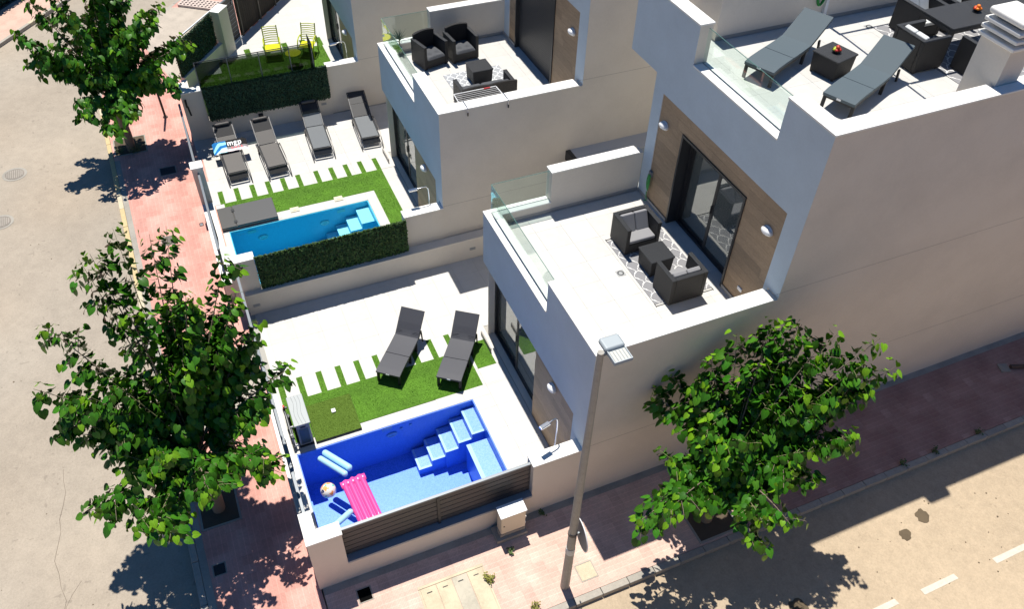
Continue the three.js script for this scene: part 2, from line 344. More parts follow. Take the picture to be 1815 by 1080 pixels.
{
  const at = [[10.88, 3.18, 0.13, 'dark brown dung-like stain on the sunny wide street'], [11.5, 2.98, 0.15, 'faded square dark stain on the wide street beside the darker one'], [8.0, 3.62, 0.2, 'large dark stain on the wide street within the tree shadow']];
  for (const [x, z, r, l] of at) tag(part(scene, 'road_stain', blob(x, z, r, -0.110), deckStain), l, 'stain', null, 'structure');
  const specks = []; for (let i = 0; i < 60; i++) { const x = i < 24 ? rr(-6, -2.8) : rr(8.6, 15), z = i < 30 ? rr(-14, 1) : rr(2.4, 4.6); specks.push(blob(x, z, rr(0.008, 0.022), i < 24 ? -0.1165 : -0.112)); }
  tag(part(scene, 'road_speck', specks, deckStain), 'small dark specks and droppings scattered over the asphalt', 'specks', null, 'stuff');
  const crack = pts => { const a = [], b = []; pts.forEach(([x, z]) => { const w = rr(0.002, 0.006); a.push([x - w, z]); b.unshift([x + w, z]); }); return prism([...a, ...b], -0.13, -0.1165); };
  const line = (x, z, n, dx, dz) => { const p = []; for (let i = 0; i < n; i++) { p.push([x, z]); x += dx + rr(-0.12, 0.12); z += dz; } return p; };
  tag(part(scene, 'road_crack', [crack(line(-4.2, -4.6, 14, 0.03, 0.3)), crack(line(-4.0, -1.9, 8, -0.06, 0.22))], mat([0.20, 0.17, 0.135], 1)), 'thin wandering cracks in the asphalt beside the near tree', 'crack', null, 'structure');
}
function manhole(x, z, r, label) {
  const t = thing('manhole_cover', label, 'manhole', [x, -0.118, z], 0, 'round manholes in the tree street');
  part(t, 'rim', new THREE.RingGeometry(r, r * 1.28, 32).rotateX(-Math.PI / 2).translate(0, 0.004, 0), concrete2);
  part(t, 'lid', cyl([0, -0.02, 0], [0, 0.006, 0], r * 0.97, r * 0.97, 32), mat([0.25, 0.22, 0.19], 0.8, { map: concMap }));
  const s = []; for (let i = -4; i <= 4; i++) { const h = Math.sqrt(1 - (i / 5) ** 2) * r * 0.78; s.push(B(i * r * 0.19 - 0.008, i * r * 0.19 + 0.008, 0.006, 0.012, -h, h)); } part(t, 'ridge', s, concrete);
}
manhole(-5.08, -15.75, 0.26, 'round iron manhole in the tree street, the whole one');
manhole(-5.42, -13.56, 0.25, 'round iron manhole cut by the left picture edge');
function cover(x0, x1, z0, z1, label, m, fm, y = 0.006) {
  const t = thing('access_cover', label, 'cover', [(x0 + x1) / 2, 0, (z0 + z1) / 2]);
  const a = (x1 - x0) / 2, b = (z1 - z0) / 2;
  part(t, 'frame', [B(-a, a, -0.02, y, -b, -b + 0.02), B(-a, a, -0.02, y, b - 0.02, b), B(-a, -a + 0.02, -0.02, y, -b + 0.02, b - 0.02), B(a - 0.02, a, -0.02, y, -b + 0.02, b - 0.02)], fm);
  part(t, 'lid', B(-a + 0.024, a - 0.024, -0.02, y - 0.001, -b + 0.024, b - 0.024), m);
}
cover(0.59, 0.87, 0.25, 0.54, 'small black open-looking cover in the pavement below the corner wall', mat([0.003, 0.003, 0.003], 1, { specularIntensity: 0.1 }), concrete2);
cover(4.49, 4.85, 1.34, 1.70, 'pale concrete cover in the pavement beside the street lamp', concBeige, concrete);
cover(-1.74, -1.49, -1.23, -0.97, 'dark square cover in the pavement south of the near tree', darkCover, concrete2);
cover(-1.22, -0.76, -14.38, -13.98, 'large black square cover in the pavement near the far tree', darkCover, concrete2);
cover(-0.51, -0.40, -11.43, -11.29, 'small metal valve plate in the pavement by the second garden wall', greyAlu, darkCover);
cover(-1.54, -1.2, -11.2, -10.8, 'brown square cover in the pavement behind the near tree crown', ironM, concrete2);
{ // row of beige utility covers
  const t = thing('utility_vault', 'row of four beige concrete vault lids with slots in the pavement', 'cover', [1.68, 0, 0.7]);
  part(t, 'rim', [B(-0.03, 1.24, -0.05, 0.012, -0.06, -0.01), B(-0.03, 0, -0.05, 0.012, 0, 1.12), B(1.21, 1.24, -0.05, 0.012, 0, 1.12)], concBeige);
  for (let i = 0; i < 4; i++) {
    const l = part(t, 'lid', RB(0.004 + i * 0.302, 0.298 + i * 0.302, -0.04, 0.012 + (i % 2) * 0.003, 0, 1.1, 0.006, 1), i === 2 ? mat([0.50, 0.46, 0.37], 0.9, { map: concMap }) : concBeige);
    part(l, 'lifting_slot', B(0.10 + i * 0.302, 0.20 + i * 0.302, 0.0, 0.018, 0.10, 0.118), darkCover);
  }
}
{ // perforated utility grate near the far corner
  const t = thing('paving_grate', 'pale perforated grate with rows of square holes beyond the far pillar', 'grate', [1.4, 0, -24.55], -0.62);
  const gs = [], n = 10, k = 4, s = 0.145; const half = n * s / 2;
  for (let i = 0; i <= n; i++) gs.push(B(i * s - half - 0.03, i * s - half + 0.03, 0.01, 0.09, -0.3, 0.3));
  for (let j = 0; j <= k; j++) gs.push(B(-half, half, 0.011, 0.088, j * 0.145 - 0.32, j * 0.145 - 0.26));
  part(t, 'lattice', gs, mat([0.58, 0.48, 0.42], 0.9)); part(t, 'pit', B(-half, half, 0.002, 0.008, -0.3, 0.3), blackPlastic);
}

// ---------------------------------------------------------------- pools
function pool(label, P, o) {
  const [x0, x1, z0, z1] = P, t = thing('swimming_pool', label, 'pool'), e = 0.028, yf = -1.2;
  part(t, 'pool_wall', [B(x0 - e, x0, yf, -0.012, z0, z1), B(x1, x1 + e, yf, -0.012, z0, z1), B(x0 - e, x1 + e, yf, -0.012, z0 - e, z0), B(x0 - e, x1 + e, yf, -0.012, z1, z1 + e)], o.wall);
  part(t, 'pool_floor', B(x0 - e, x1 + e, yf - 0.1, yf, z0 - e, z1 + e), o.floor);
  o.steps.forEach(([a, b, c, d, y], i) => {
    const s = part(t, 'step', B(a, b, yf, y - 0.003, c, d), o.riser, null);
    part(s, 'step_tread', B(a + 0.05, b, y - 0.003, y, c, d - 0.05), o.tread);
    part(s, 'step_edge', [B(a, a + 0.05, y - 0.003, y + 0.004, c, d), B(a + 0.05, b, y - 0.003, y + 0.004, d - 0.05, d)], o.edge);
  });
  if (o.bench) { const [a, b, c, d, y] = o.bench, s = part(t, 'bench', B(a, b, yf, y - 0.003, c, d), o.riser); part(s, 'bench_seat', B(a + 0.09, b, y - 0.003, y, c, d), o.tread); part(s, 'bench_edge', B(a, a + 0.09, y - 0.003, y + 0.004, c, d), o.edge); }
  for (const [x, y, r] of o.lights) { const l = part(t, 'pool_light', new THREE.CylinderGeometry(r, r, 0.02, 28).rotateX(Math.PI / 2).scale(1, 0.62, 1).translate(x, y, z0 + 0.01), o.light); part(l, 'light_ring', new THREE.TorusGeometry(r * 0.72, 0.008, 6, 28).scale(1, 0.62, 1).translate(x, y, z0 + 0.022), o.edge); }
  for (const [x, y] of o.jets) part(t, 'water_inlet', cyl([x, y, z0], [x, y, z0 + 0.02], 0.035, 0.03, 14), o.light);
  for (const [x, y] of o.skim) part(t, 'skimmer_mouth', B(x - 0.11, x + 0.11, y - 0.04, y + 0.05, z0 + 0.001, z0 + 0.012), o.light);
  part(t, 'water', new THREE.PlaneGeometry(x1 - x0, z1 - z0, 1, 1).rotateX(-Math.PI / 2).translate((x0 + x1) / 2, -0.05, (z0 + z1) / 2), o.water);
  return t;
}
pool('cobalt blue mosaic pool with floats behind the dark slatted fence', POOL1, {
  wall: poolWallM, floor: poolFloorM, riser: mat([1, 1, 1], 0.35, { map: poolWallM.map, }), tread: poolStepM, edge: poolEdgeM, light: mat([0.12, 0.28, 0.62], 0.3), water,
  steps: [[3.86, 4.15, -3.03, -2.32, -0.2], [3.56, 3.86, -3.03, -2.35, -0.4], [3.26, 3.56, -3.03, -2.36, -0.6], [2.95, 3.26, -3.0, -2.40, -0.8], [2.65, 2.95, -2.98, -2.41, -1.0]],
  bench: [3.67, 4.15, -2.18, -0.6, -0.3], lights: [[2.28, -0.31, 0.12]], jets: [[2.5, -0.2], [2.71, -0.17]], skim: [[2.19, -0.09]]
});
pool('turquoise pool with pale steps behind the trimmed ivy panel', POOL2, {
  wall: pool2WallM, floor: pool2WallM, riser: pool2WallM, tread: pool2StepM, edge: pool2StepM, light: mat([0.10, 0.50, 0.55], 0.3), water: water2,
  steps: [[3.6, 3.96, -10.74, -10.06, -0.2], [3.28, 3.6, -10.74, -10.1, -0.4], [2.98, 3.28, -10.74, -10.14, -0.6], [2.68, 2.98, -10.74, -10.18, -0.8], [2.38, 2.68, -10.74, -10.2, -1.0]],
  lights: [[1.0, -0.42, 0.13], [2.7, -0.42, 0.13]], jets: [], skim: [[0.75, -0.15], [3.2, -0.15]]
});

// ---------------------------------------------------------------- pool decks
const stripe1 = [0.27, 0.70, 1.14, 1.58, 2.015, 2.45, 2.89, 3.33, 3.76, 4.20].map(x => [x, x + 0.13, -5.12, -4.5]);
const lawn1 = [[0.27, 4.53, -4.5, -3.37], ...stripe1, [4.60, 5.05, -4.65, -3.85], [4.2, 4.56, -4.52, -4.5]];
{
  const g = thing('pool_deck', 'white tiled deck round the cobalt pool of the near villa', null, [0, 0, 0], 0, null, 'structure');
  for (const r of slabRects([0.0, 8.8, -7.8, -0.02], [POOL1.map((v, i) => v + [-0.028, 0.028, -0.028, 0.028][i])])) part(g, 'deck_base', B(r[0], r[1], -0.18, -0.012, r[2], r[3]), grout);
  const coping = POOL1.map((v, i) => v + [-0.02, 0.02, -0.02, 0.02][i]);
  const main = [...lawn1, [2.1, 2.31, -3.46, -3.36], [2.62, 2.83, -3.45, -3.36]];
  tiles(g, [[0.22, 5.2, -7.44, -5.12], [5.2, 8.8, -7.44, -5.05], [0.22, 5.2, -3.37, -0.3], [4.53, 5.2, -3.85, -3.37]], [coping, [2.1, 2.31, -3.46, -3.36], [2.62, 2.83, -3.45, -3.36]], 0.6, 0.6, 0.4, -5.12 - 0.6 * 6, 0);
  tiles(g, [[0.22, 5.2, -5.12, -3.85]], main, 0.872, 0.62, 0.4, -5.12, 0);
  tiles(g, [[2.1, 2.31, -3.46, -3.372], [2.62, 2.83, -3.45, -3.372]], [], 1, 1, 2.1, -4, 0.002);
}
const stripe2 = [0.16, 0.60, 1.04, 1.48, 1.91, 2.35, 2.88, 3.32, 3.75, 4.18, 4.63].map(x => [x, x + 0.135, -12.64, -12.05]);
const lawn2 = [[0.25, 4.76, -12.05, -11.14], ...stripe2, [4.27, 4.76, -11.14, -8.6]];
{
  const g = thing('pool_deck', 'white tiled deck of the second villa round the turquoise pool', null, [0, 0, 0], 0, null, 'structure');
  for (const r of slabRects([-0.25, 8.8, -15.5, -7.8], [POOL2.map((v, i) => v + [-0.028, 0.028, -0.028, 0.028][i])])) part(g, 'deck_base', B(r[0], r[1], -0.18, -0.012, r[2], r[3]), grout);
  const coping = POOL2.map((v, i) => v + [-0.02, 0.02, -0.02, 0.02][i]);
  tiles(g, [[-0.1, 5.2, -15.43, -12.64], [5.2, 8.8, -15.43, -12.8], [-0.1, 5.2, -12.64, -7.9]], [coping, ...lawn2, [0.05, 1.5, -11.69, -10.85]], 0.6, 0.6, 0.4, -12.64 - 0.6 * 6, 0);
}
const lawn3 = [[0.3, 4.95, -18.2, -15.75], [0.55, 4.95, -19.2, -18.2], [1.35, 4.95, -19.95, -19.2], ...[2.3, 2.95, 3.6, 4.25, 4.8].map(x => [x, x + 0.2, -20.55, -19.95])];
{
  const g = thing('pool_deck', 'white tiled yard of the corner villa at the top', null, [0, 0, 0], 0, null, 'structure');
  const poly = [[0.05, -15.5], [5.2, -15.5], [8.8, -15.5], [8.8, -24.65], [4.9, -24.65], [0.05, -18.5]];
  part(g, 'deck_base', prism(poly.slice().reverse(), -0.2, -0.0025), tileM[0]);
  tiles(g, [[1.3, 5.2, -20.2, -18.9], [1.6, 5.2, -20.8, -20.2], [2.0, 5.2, -21.2, -20.8], [2.4, 5.2, -21.7, -21.2], [2.8, 5.2, -22.2, -21.7], [3.2, 5.2, -22.7, -22.2], [3.6, 5.2, -23.2, -22.7], [4.0, 5.2, -24, -23.2]], lawn3, 0.6, 0.6, 2, -23.8, 0);
}
// lawns: a base sheet and a crowd of blades
const bladeGeo = new THREE.BufferGeometry();
bladeGeo.setAttribute('position', new THREE.Float32BufferAttribute([-0.5, 0, 0, 0.5, 0, 0, 0.1, 1, 0.25], 3)); bladeGeo.setAttribute('uv', new THREE.Float32BufferAttribute([0, 0, 1, 0, 0.5, 1], 2)); bladeGeo.computeVertexNormals();
function lawn(label, rects, density, len, bm, blades) {
  const g = thing('artificial_lawn', label, 'lawn', [0, 0, 0], 0, null, 'stuff');
  part(g, 'turf_backing', rects.map(r => Array.isArray(r[0]) ? prism(r, -0.011, 0.006) : B(r[0], r[1], -0.011, 0.006, r[2], r[3])), bm);
  const pts = [];
  for (const r of rects) {
    if (Array.isArray(r[0])) {
      let x0 = 1e9, x1 = -1e9, z0 = 1e9, z1 = -1e9; r.forEach(([x, z]) => { x0 = Math.min(x0, x); x1 = Math.max(x1, x); z0 = Math.min(z0, z); z1 = Math.max(z1, z); });
      const n = (x1 - x0) * (z1 - z0) * density;
      for (let i = 0; i < n; i++) { const x = rr(x0, x1), z = rr(z0, z1); let c = false; for (let a = 0, b = r.length - 1; a < r.length; b = a++) if ((r[a][1] > z) !== (r[b][1] > z) && x < (r[b][0] - r[a][0]) * (z - r[a][1]) / (r[b][1] - r[a][1]) + r[a][0]) c = !c; if (c) pts.push([x, z]); }
    } else { const n = (r[1] - r[0]) * (r[3] - r[2]) * density; for (let i = 0; i < n; i++) pts.push([rr(r[0] + 0.008, r[1] - 0.008), rr(r[2] + 0.008, r[3] - 0.008)]); }
  }
  const im = sh(new THREE.InstancedMesh(bladeGeo, blades, pts.length)); im.name = 'grass_blade'; im.userData.kind = 'stuff';
  const M = new THREE.Matrix4(), Q = new THREE.Quaternion(), E = new THREE.Euler(), c = new THREE.Color();
  pts.forEach(([x, z], i) => { E.set(rr(-0.6, 0.6), rr(0, 6.28), rr(-0.5, 0.5)); Q.setFromEuler(E); const s = rr(0.7, 1.25); M.compose(V(x, 0.004, z), Q, V(0.010 * s, len * s, 0.02)); im.setMatrixAt(i, M); const k = rr(0.78, 1.16); c.setRGB(k * rr(0.92, 1.1), k, k); im.setColorAt(i, c); });
  g.add(im); return g;
}
lawn('bright artificial lawn with fringe stripes under the two black loungers', lawn1, 6000, 0.016, grassBase, grassBlade);
lawn('bright artificial lawn with fringe stripes along the turquoise pool', lawn2, 5000, 0.016, grassBase, grassBlade);
lawn('olive artificial lawn of the corner villa behind the far ivy panel', lawn3, 3000, 0.03, grassBase, mat([0.17, 0.25, 0.018], 0.8, { side: THREE.DoubleSide }));
{
  const t = thing('turf_lid', 'raised square turf-covered lid with a white plate beside the pump box', 'lid');
  part(t, 'lid_box', RB(0.71, 1.69, 0.004, 0.06, -4.2, -3.19, 0.01, 1), mat([0.035, 0.035, 0.03], 0.8));
  part(t, 'turf', B(0.715, 1.685, 0.06, 0.064, -4.195, -3.195), mat([0.085, 0.15, 0.014], 0.95));
  const bl = sh(new THREE.InstancedMesh(bladeGeo, grassMat2, 6500)); bl.name = 'grass_blade'; bl.userData.kind = 'stuff';
  const M = new THREE.Matrix4(), Q = new THREE.Quaternion(), E = new THREE.Euler(), c = new THREE.Color();
  for (let i = 0; i < 6500; i++) { E.set(rr(-0.6, 0.6), rr(0, 6.28), rr(-0.5, 0.5)); Q.setFromEuler(E); M.compose(V(rr(0.715, 1.685), 0.062, rr(-4.195, -3.195)), Q, V(0.010, 0.016, 0.02)); bl.setMatrixAt(i, M); const k = rr(0.7, 1.2); c.setRGB(k, k * 0.95, k); bl.setColorAt(i, c); }
  t.add(bl); part(t, 'plate', RB(1.2, 1.29, 0.06, 0.095, -3.9, -3.8, 0.006, 1), whitePlastic);
}

// ---------------------------------------------------------------- villas
function frameRect(axis, at, a0, a1, y0, y1, w, d) { // rectangular frame of four bars lying in plane x = at
  return [B(at - d / 2, at + d / 2, y0, y1, a0, a0 + w), B(at - d / 2, at + d / 2, y0, y1, a1 - w, a1), B(at - d / 2, at + d / 2, y1 - w, y1, a0 + w, a1 - w), B(at - d / 2, at + d / 2, y0, y0 + w, a0 + w, a1 - w)];
}
function wallLight(parent, x, y, z) {
  const g = new THREE.SphereGeometry(1, 24, 14, 0, Math.PI * 2, 0, Math.PI * 0.62).scale(0.075, 0.10, 0.135).rotateZ(Math.PI / 2 * 0.75).translate(x - 0.03, y, z);
  const l = part(parent, 'wall_light', [g], whitePlastic); part(l, 'light_base', new THREE.CylinderGeometry(0.12, 0.12, 0.02, 24).scale(1, 1, 0.8).rotateZ(Math.PI / 2).rotateX(Math.PI / 2).translate(x - 0.011, y, z), whiteMetal);
}
function cladding(parent, x, rects, holes) {
  const base = part(parent, 'wood_cladding', rects.flatMap(r => { let L = [r]; holes.forEach(h => L = subRect(L, h)); return L; }).map(([z0, z1, y0, y1]) => B(x + 0.012, x + 0.06, y0, y1, z0, z1)), mat([0.09, 0.06, 0.04], 0.9));
  const ph = 0.2, pl = 1.2;
  for (const [z0, z1, y0, y1] of rects) for (let j = 0; y0 + j * ph < y1 - 0.01; j++) {
    const off = (hash(j, 5, 9) * pl);
    for (let k = -1; z0 + k * pl + off < z1; k++) {
      let L = [[Math.max(z0, z0 + k * pl + off), Math.min(z1, z0 + (k + 1) * pl + off), y0 + j * ph, Math.min(y1, y0 + (j + 1) * ph)]];
      if (L[0][1] - L[0][0] < 0.02) continue;
      holes.forEach(h => L = subRect(L, h));
      for (const [a, b, c, d] of L) { if (b - a < 0.02 || d - c < 0.02) continue; const u = hash(j, k + 9, 2) * 3; const g = B(x, x + 0.012, c + 0.0012, d - 0.0012, a + 0.0012, b - 0.0012); const m = part(base, 'plank', g, pick(woodM)); const uv = m.geometry.attributes.uv; for (let i = 0; i < uv.count; i++) uv.setXY(i, uv.getX(i) * 0.5 + u, uv.getY(i) + u * 0.7); }
    }
  }
}
function slider(parent, name, x, z0, z1, y0, y1, n = 2) { // recessed dark sliding door or window facing -x
  const t = new THREE.Group(); t.name = name; parent.add(t);
  part(t, 'frame', [...frameRect('x', x, z0, z1, y0, y1, 0.05, 0.10)], darkAlu);
  const w = (z1 - z0 - 0.1) / n;
  for (let i = 0; i < n; i++) {
    const a = z0 + 0.05 + i * w - (i ? 0.03 : 0), b = z0 + 0.05 + (i + 1) * w + (i < n - 1 ? 0.03 : 0), xx = x + 0.025 - i * 0.045;
    part(t, 'sash', frameRect('x', xx, a, b, y0 + 0.05, y1 - 0.05, 0.075, 0.035), darkAlu);
    part(t, 'pane', B(xx - 0.004, xx + 0.004, y0 + 0.125, y1 - 0.125, a + 0.075, b - 0.075), windowGlass);
  }
  part(t, 'handle', B(x - 0.065, x - 0.045, y0 + 0.95, y0 + 1.15, z0 + 0.06 + w - 0.03, z0 + 0.08 + w - 0.03), darkAlu);
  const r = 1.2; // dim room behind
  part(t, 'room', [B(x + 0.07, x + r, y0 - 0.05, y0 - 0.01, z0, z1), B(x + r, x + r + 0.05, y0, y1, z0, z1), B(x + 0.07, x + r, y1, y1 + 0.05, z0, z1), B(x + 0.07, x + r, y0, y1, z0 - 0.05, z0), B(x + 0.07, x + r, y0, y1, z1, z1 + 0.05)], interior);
  return t;
}
function balustrade(parent, pts, y0, y1) {
  pts.forEach(([a, b]) => {
    const g = part(parent, 'glass_panel', bar([a[0], (y0 + y1) / 2, a[1]], [b[0], (y0 + y1) / 2, b[1]], 0.012, y1 - y0), glass);
    part(g, 'pane_edge', bar([a[0], y1 + 0.003, a[1]], [b[0], y1 + 0.003, b[1]], 0.0125, 0.006), glassEdge);
    part(g, 'channel', bar([a[0], y0 - 0.004, a[1]], [b[0], y0 - 0.004, b[1]], 0.022, 0.02), mat([0.30, 0.31, 0.32], 0.4, { metalness: 0.6 }));
  });
}
function villa(z0, label, o) {
  const v = thing('villa', label, 'house', [0, 0, z0]);
  const T = 3.26, Hp = 4.25, Hl = 3.50, HR = 7.64, HRl = 6.87, XE = 22, c = 0.035;
  // ---- walls
  part(v, 'wall', [
    B(5.2, 8.81, 0, Hp, -0.28, 0), B(8.81, XE, 0, HR, -0.28, 0),                    // side facing the next street or plot
    B(5.2, 5.48, 0, 2.13, -0.48, -0.28), B(5.2, 5.48, 2.13, Hl, -5.03, -0.28), B(5.2, 5.48, Hl, Hp, -1.87, -0.28), // front band and pier
    B(5.48, 6.65, 2.13, Hl, -5.03, -4.80), B(6.65, 8.81, 0, Hp, -5.06, -4.82), B(5.48, 6.65, 0, 2.13, -4.98, -4.79), // far side
    B(8.81, 9.09, T - 0.3, 5.88, -0.42, -0.28), B(8.81, 9.09, T - 0.3, 5.88, -4.80, -4.46),  // piers of the set-back floor
    B(8.81, 9.09, 5.88, 6.17, -4.80, -0.28), B(8.81, 9.09, 6.17, HRl, -5.83, -0.28),
    B(8.81, 9.09, HRl, HR, -1.13, -0.28), B(8.81, 9.09, HRl, HR, -5.83, -3.70),
    B(9.09, 10.04, 6.17, HRl, -5.83, -5.6), B(10.04, XE, 0, HR, -5.06, -4.80), B(10.04, 10.3, 6.17, HR, -5.83, -5.06), B(9.09, 10.04, 0, 6.2, -5.06, -4.80),
  ], stucco);
  const sk0 = 0.004; // thin skin that paints bluish shade onto the street fronts
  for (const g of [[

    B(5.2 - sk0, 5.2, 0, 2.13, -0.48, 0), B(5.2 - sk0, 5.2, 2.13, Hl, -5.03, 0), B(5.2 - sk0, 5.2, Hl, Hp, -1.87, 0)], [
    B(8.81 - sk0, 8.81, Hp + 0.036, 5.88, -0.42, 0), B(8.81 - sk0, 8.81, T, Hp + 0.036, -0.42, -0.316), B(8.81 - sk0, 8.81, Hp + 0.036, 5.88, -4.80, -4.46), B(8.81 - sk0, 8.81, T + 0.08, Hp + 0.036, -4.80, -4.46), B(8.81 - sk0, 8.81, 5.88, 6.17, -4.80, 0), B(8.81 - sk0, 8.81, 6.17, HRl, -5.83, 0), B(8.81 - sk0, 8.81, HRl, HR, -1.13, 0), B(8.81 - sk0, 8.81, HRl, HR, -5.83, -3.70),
  ]]) part(v, 'front_shade_skin', g, stuccoShadeBlue);
  part(v, 'slab', [B(5.48, 8.81, 2.9, T - 0.02, -4.80, -0.28), B(9.09, XE, 6.3, 6.58, -4.80, -0.28), B(9.09, 10.04, 6.3, 6.58, -5.6, -4.80)], stucco);
  // ---- copings
  const cp = (x0, x1, y, z0, z1) => part(v, 'coping', RB(x0, x1, y, y + c, z0, z1, 0.006, 1), capWhite);
  cp(5.185, 8.70, Hp, -0.315, 0.015); cp(5.185, 5.50, Hp, -1.885, -0.315); cp(5.185, 5.52, Hl, -5.045, -1.887); cp(5.52, 6.66, Hl, -5.045, -4.79);
  cp(6.64, 8.71, Hp, -5.085, -4.81); 
  if (!o.plain) {
    cp(8.795, 12.08, HR, -0.315, 0.015); cp(12.62, XE, HR, -0.315, 0.015); cp(12.08, 12.62, HR, -0.2, 0.015);
    cp(8.795, 9.11, HR, -1.145, -0.315); cp(8.795, 9.11, HRl, -3.69, -1.147); cp(8.795, 9.11, HR, -5.845, -3.692); cp(10.03, XE, HR, -5.085, -4.79);
  }
  part(v, 'expansion_joint', [B(5.21, XE, 1.645, 1.653, 0.0, 0.0015), B(8.7, XE, 4.40, 4.407, 0.0, 0.0015)], mat([0.34, 0.31, 0.28], 0.9));
  // ---- ground floor front
  cladding(v, 5.215, [[-2.22, -0.48, 0, 2.12]], []);
  part(v, 'window_reveal', [B(5.215, 5.55, 2.10, 2.128, -4.79, -2.22), B(5.26, 5.55, 0, 2.1, -2.24, -2.22), B(5.22, 5.55, -0.012, 0.004, -4.79, -2.22), B(5.22, 5.55, 0.004, 2.1, -4.79, -4.755)], stucco);
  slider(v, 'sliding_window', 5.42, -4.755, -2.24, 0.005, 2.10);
  wallLight(v, 5.215, 1.9, -1.35);
  if (o.plain) return v;
  // ---- first floor terrace
  const f = new THREE.Group(); f.name = 'terrace_floor'; v.add(f);
  tiles(f, [[5.48, 8.81, -4.80, -0.28], [8.81, 9.03, o.door[0] + 0.05, o.door[1] - 0.05]], [], 0.6, 0.6, 5.48, -4.9, T);
  const sk = mat([0.40, 0.39, 0.37], 0.6);
  for (const g of [B(5.48, 6.65, T, T + 0.08, -4.80, -4.788), B(6.65, 8.79, T, T + 0.08, -4.82, -4.808), B(8.795, 8.81, T, T + 0.08, -4.8, o.door[0]), B(8.795, 8.81, T, T + 0.08, o.door[1], -0.3)]) part(f, 'skirting', g, sk);
  balustrade(v, [[[5.335, -4.93], [5.335, -1.88]], [[5.345, -4.93], [6.64, -4.93]]], Hl + c, 4.26);
  cladding(v, 8.825, [[-4.46, -0.42, T, 5.87]], [[o.door[0], o.door[1], T - 1, o.door[2]]]);
  const [d0, d1, dt] = o.door;
  part(v, 'door_reveal', [B(8.80, 9.14, dt - 0.05, dt, d0, d1), B(8.80, 9.14, T, dt - 0.05, d0, d0 + 0.05), B(8.80, 9.14, T, dt - 0.05, d1 - 0.05, d1), B(9.03, 9.14, T - 0.02, T + 0.01, d0 + 0.05, d1 - 0.05)], darkAlu);
  if (o.shutter) {
    const s = new THREE.Group(); s.name = 'roller_shutter'; v.add(s); const n = 46, h = (dt - 0.05 - T) / n;
    const gs = []; for (let i = 0; i < n; i++) gs.push(B(8.905, 8.93, T + i * h + 0.004, T + (i + 1) * h - 0.004, d0 + 0.05, d1 - 0.05));
    gs.forEach(g => part(s, 'slat', g, slatM[2])); part(s, 'shutter_backing', B(8.93, 8.95, T, dt - 0.05, d0 + 0.05, d1 - 0.05), blackPlastic);
  } else {
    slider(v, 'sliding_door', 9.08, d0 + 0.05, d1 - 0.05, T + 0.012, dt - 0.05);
  }
  wallLight(v, 8.825, 5.27, -0.72); wallLight(v, 8.825, 5.27, -4.24);
  part(v, 'step_light', RB(8.80, 8.826, 3.60, 3.68, -1.03, -0.90, 0.008, 2), whitePlastic);
  if (!o.roof) return v;
  // ---- roof terrace
  const rf = new THREE.Group(); rf.name = 'roof_floor'; v.add(rf);
  tiles(rf, [[9.09, 16.5, -4.80, -0.28], [9.09, 10.04, -5.6, -4.80]], [], 0.6, 0.6, 9.09, -5.8, 6.6);
  part(rf, 'skirting', [B(10.04, 18, 6.6, 6.68, -4.80, -4.788)], mat([0.30, 0.30, 0.29], 0.6));
  balustrade(v, [[[9.0, -3.69], [9.0, -1.15]]], HRl + c, 7.58);
  const ch = new THREE.Group(); ch.name = 'chimney'; v.add(ch);
  part(ch, 'stack', [B(12.13, 12.6, 6.6, HR, -0.82, -0.282), B(12.13, 12.6, HR, 8.27, -0.82, -0.205)], stucco);
  for (let i = 0; i < 3; i++) part(ch, 'louvre', RB(12.07 + i * 0.004, 12.66 - i * 0.004, 8.29 + i * 0.12, 8.355 + i * 0.12, -0.88 + i * 0.004, -0.145 - i * 0.004, 0.02, 2), capWhite);
  part(ch, 'louvre_core', B(12.2, 12.53, 8.27, 8.66, -0.75, -0.275), mat([0.2, 0.2, 0.2], 0.9));
  part(ch, 'chimney_cap', RB(12.085, 12.645, 8.65, 8.76, -0.865, -0.16, 0.045, 3), capWhite);
  return v;
}
villa(0, 'nearest white villa with wood-clad terrace wall and furnished roof terrace', { door: [-3.61, -1.45, 5.46], roof: true });
villa(-7.75, 'middle white villa with the dark shuttered terrace door', { door: [-4.04, -1.70, 5.62], shutter: true });
villa(-15.5, 'farthest white villa cut by the top edge of the picture', { plain: true });

// covered passage between the near and middle villa
{
  const t = thing('pergola_roof', 'grey sloping canopy with a black end beam between the two nearest villas', 'canopy', [0, 0, 0]);
  part(t, 'canopy_sheet', B(8.62, 15, 2.42, 2.45, -7.20, -5.10), mat([0.40, 0.43, 0.42], 0.5));
  part(t, 'wall_flashing', B(8.62, 15, 2.45, 2.49, -7.75, -7.20), mat([0.46, 0.48, 0.50], 0.5));
  part(t, 'end_beam', B(8.50, 8.62, 2.22, 2.49, -7.75, -5.10), darkAlu);
  part(t, 'post', B(8.52, 8.6, 0, 2.22, -6.9, -6.82), whiteMetal);
}
// pergola frame over the roof terrace (its thin shadow lines fall on the roof tiles)
{
  const t = thing('roof_pergola', 'slim white frame posts over the dining set on the roof terrace', 'pergola');
  const y = 8.95, b = 0.045;
  part(t, 'beam', [bar([12.66, y, -4.95], [16.8, y, -4.95], b), bar([12.66, y, -2.9], [16.8, y, -2.9], b), bar([12.7, y, -4.95], [12.5, y, -1.6], b)], whiteMetal);
  part(t, 'post', bar([12.62, 6.6, -4.74], [12.68, y, -4.95], 0.07), whiteMetal); part(t, 'post', bar([16.1, 6.6, -3.35], [16.2, y, -3.35], 0.11), whiteMetal);
}

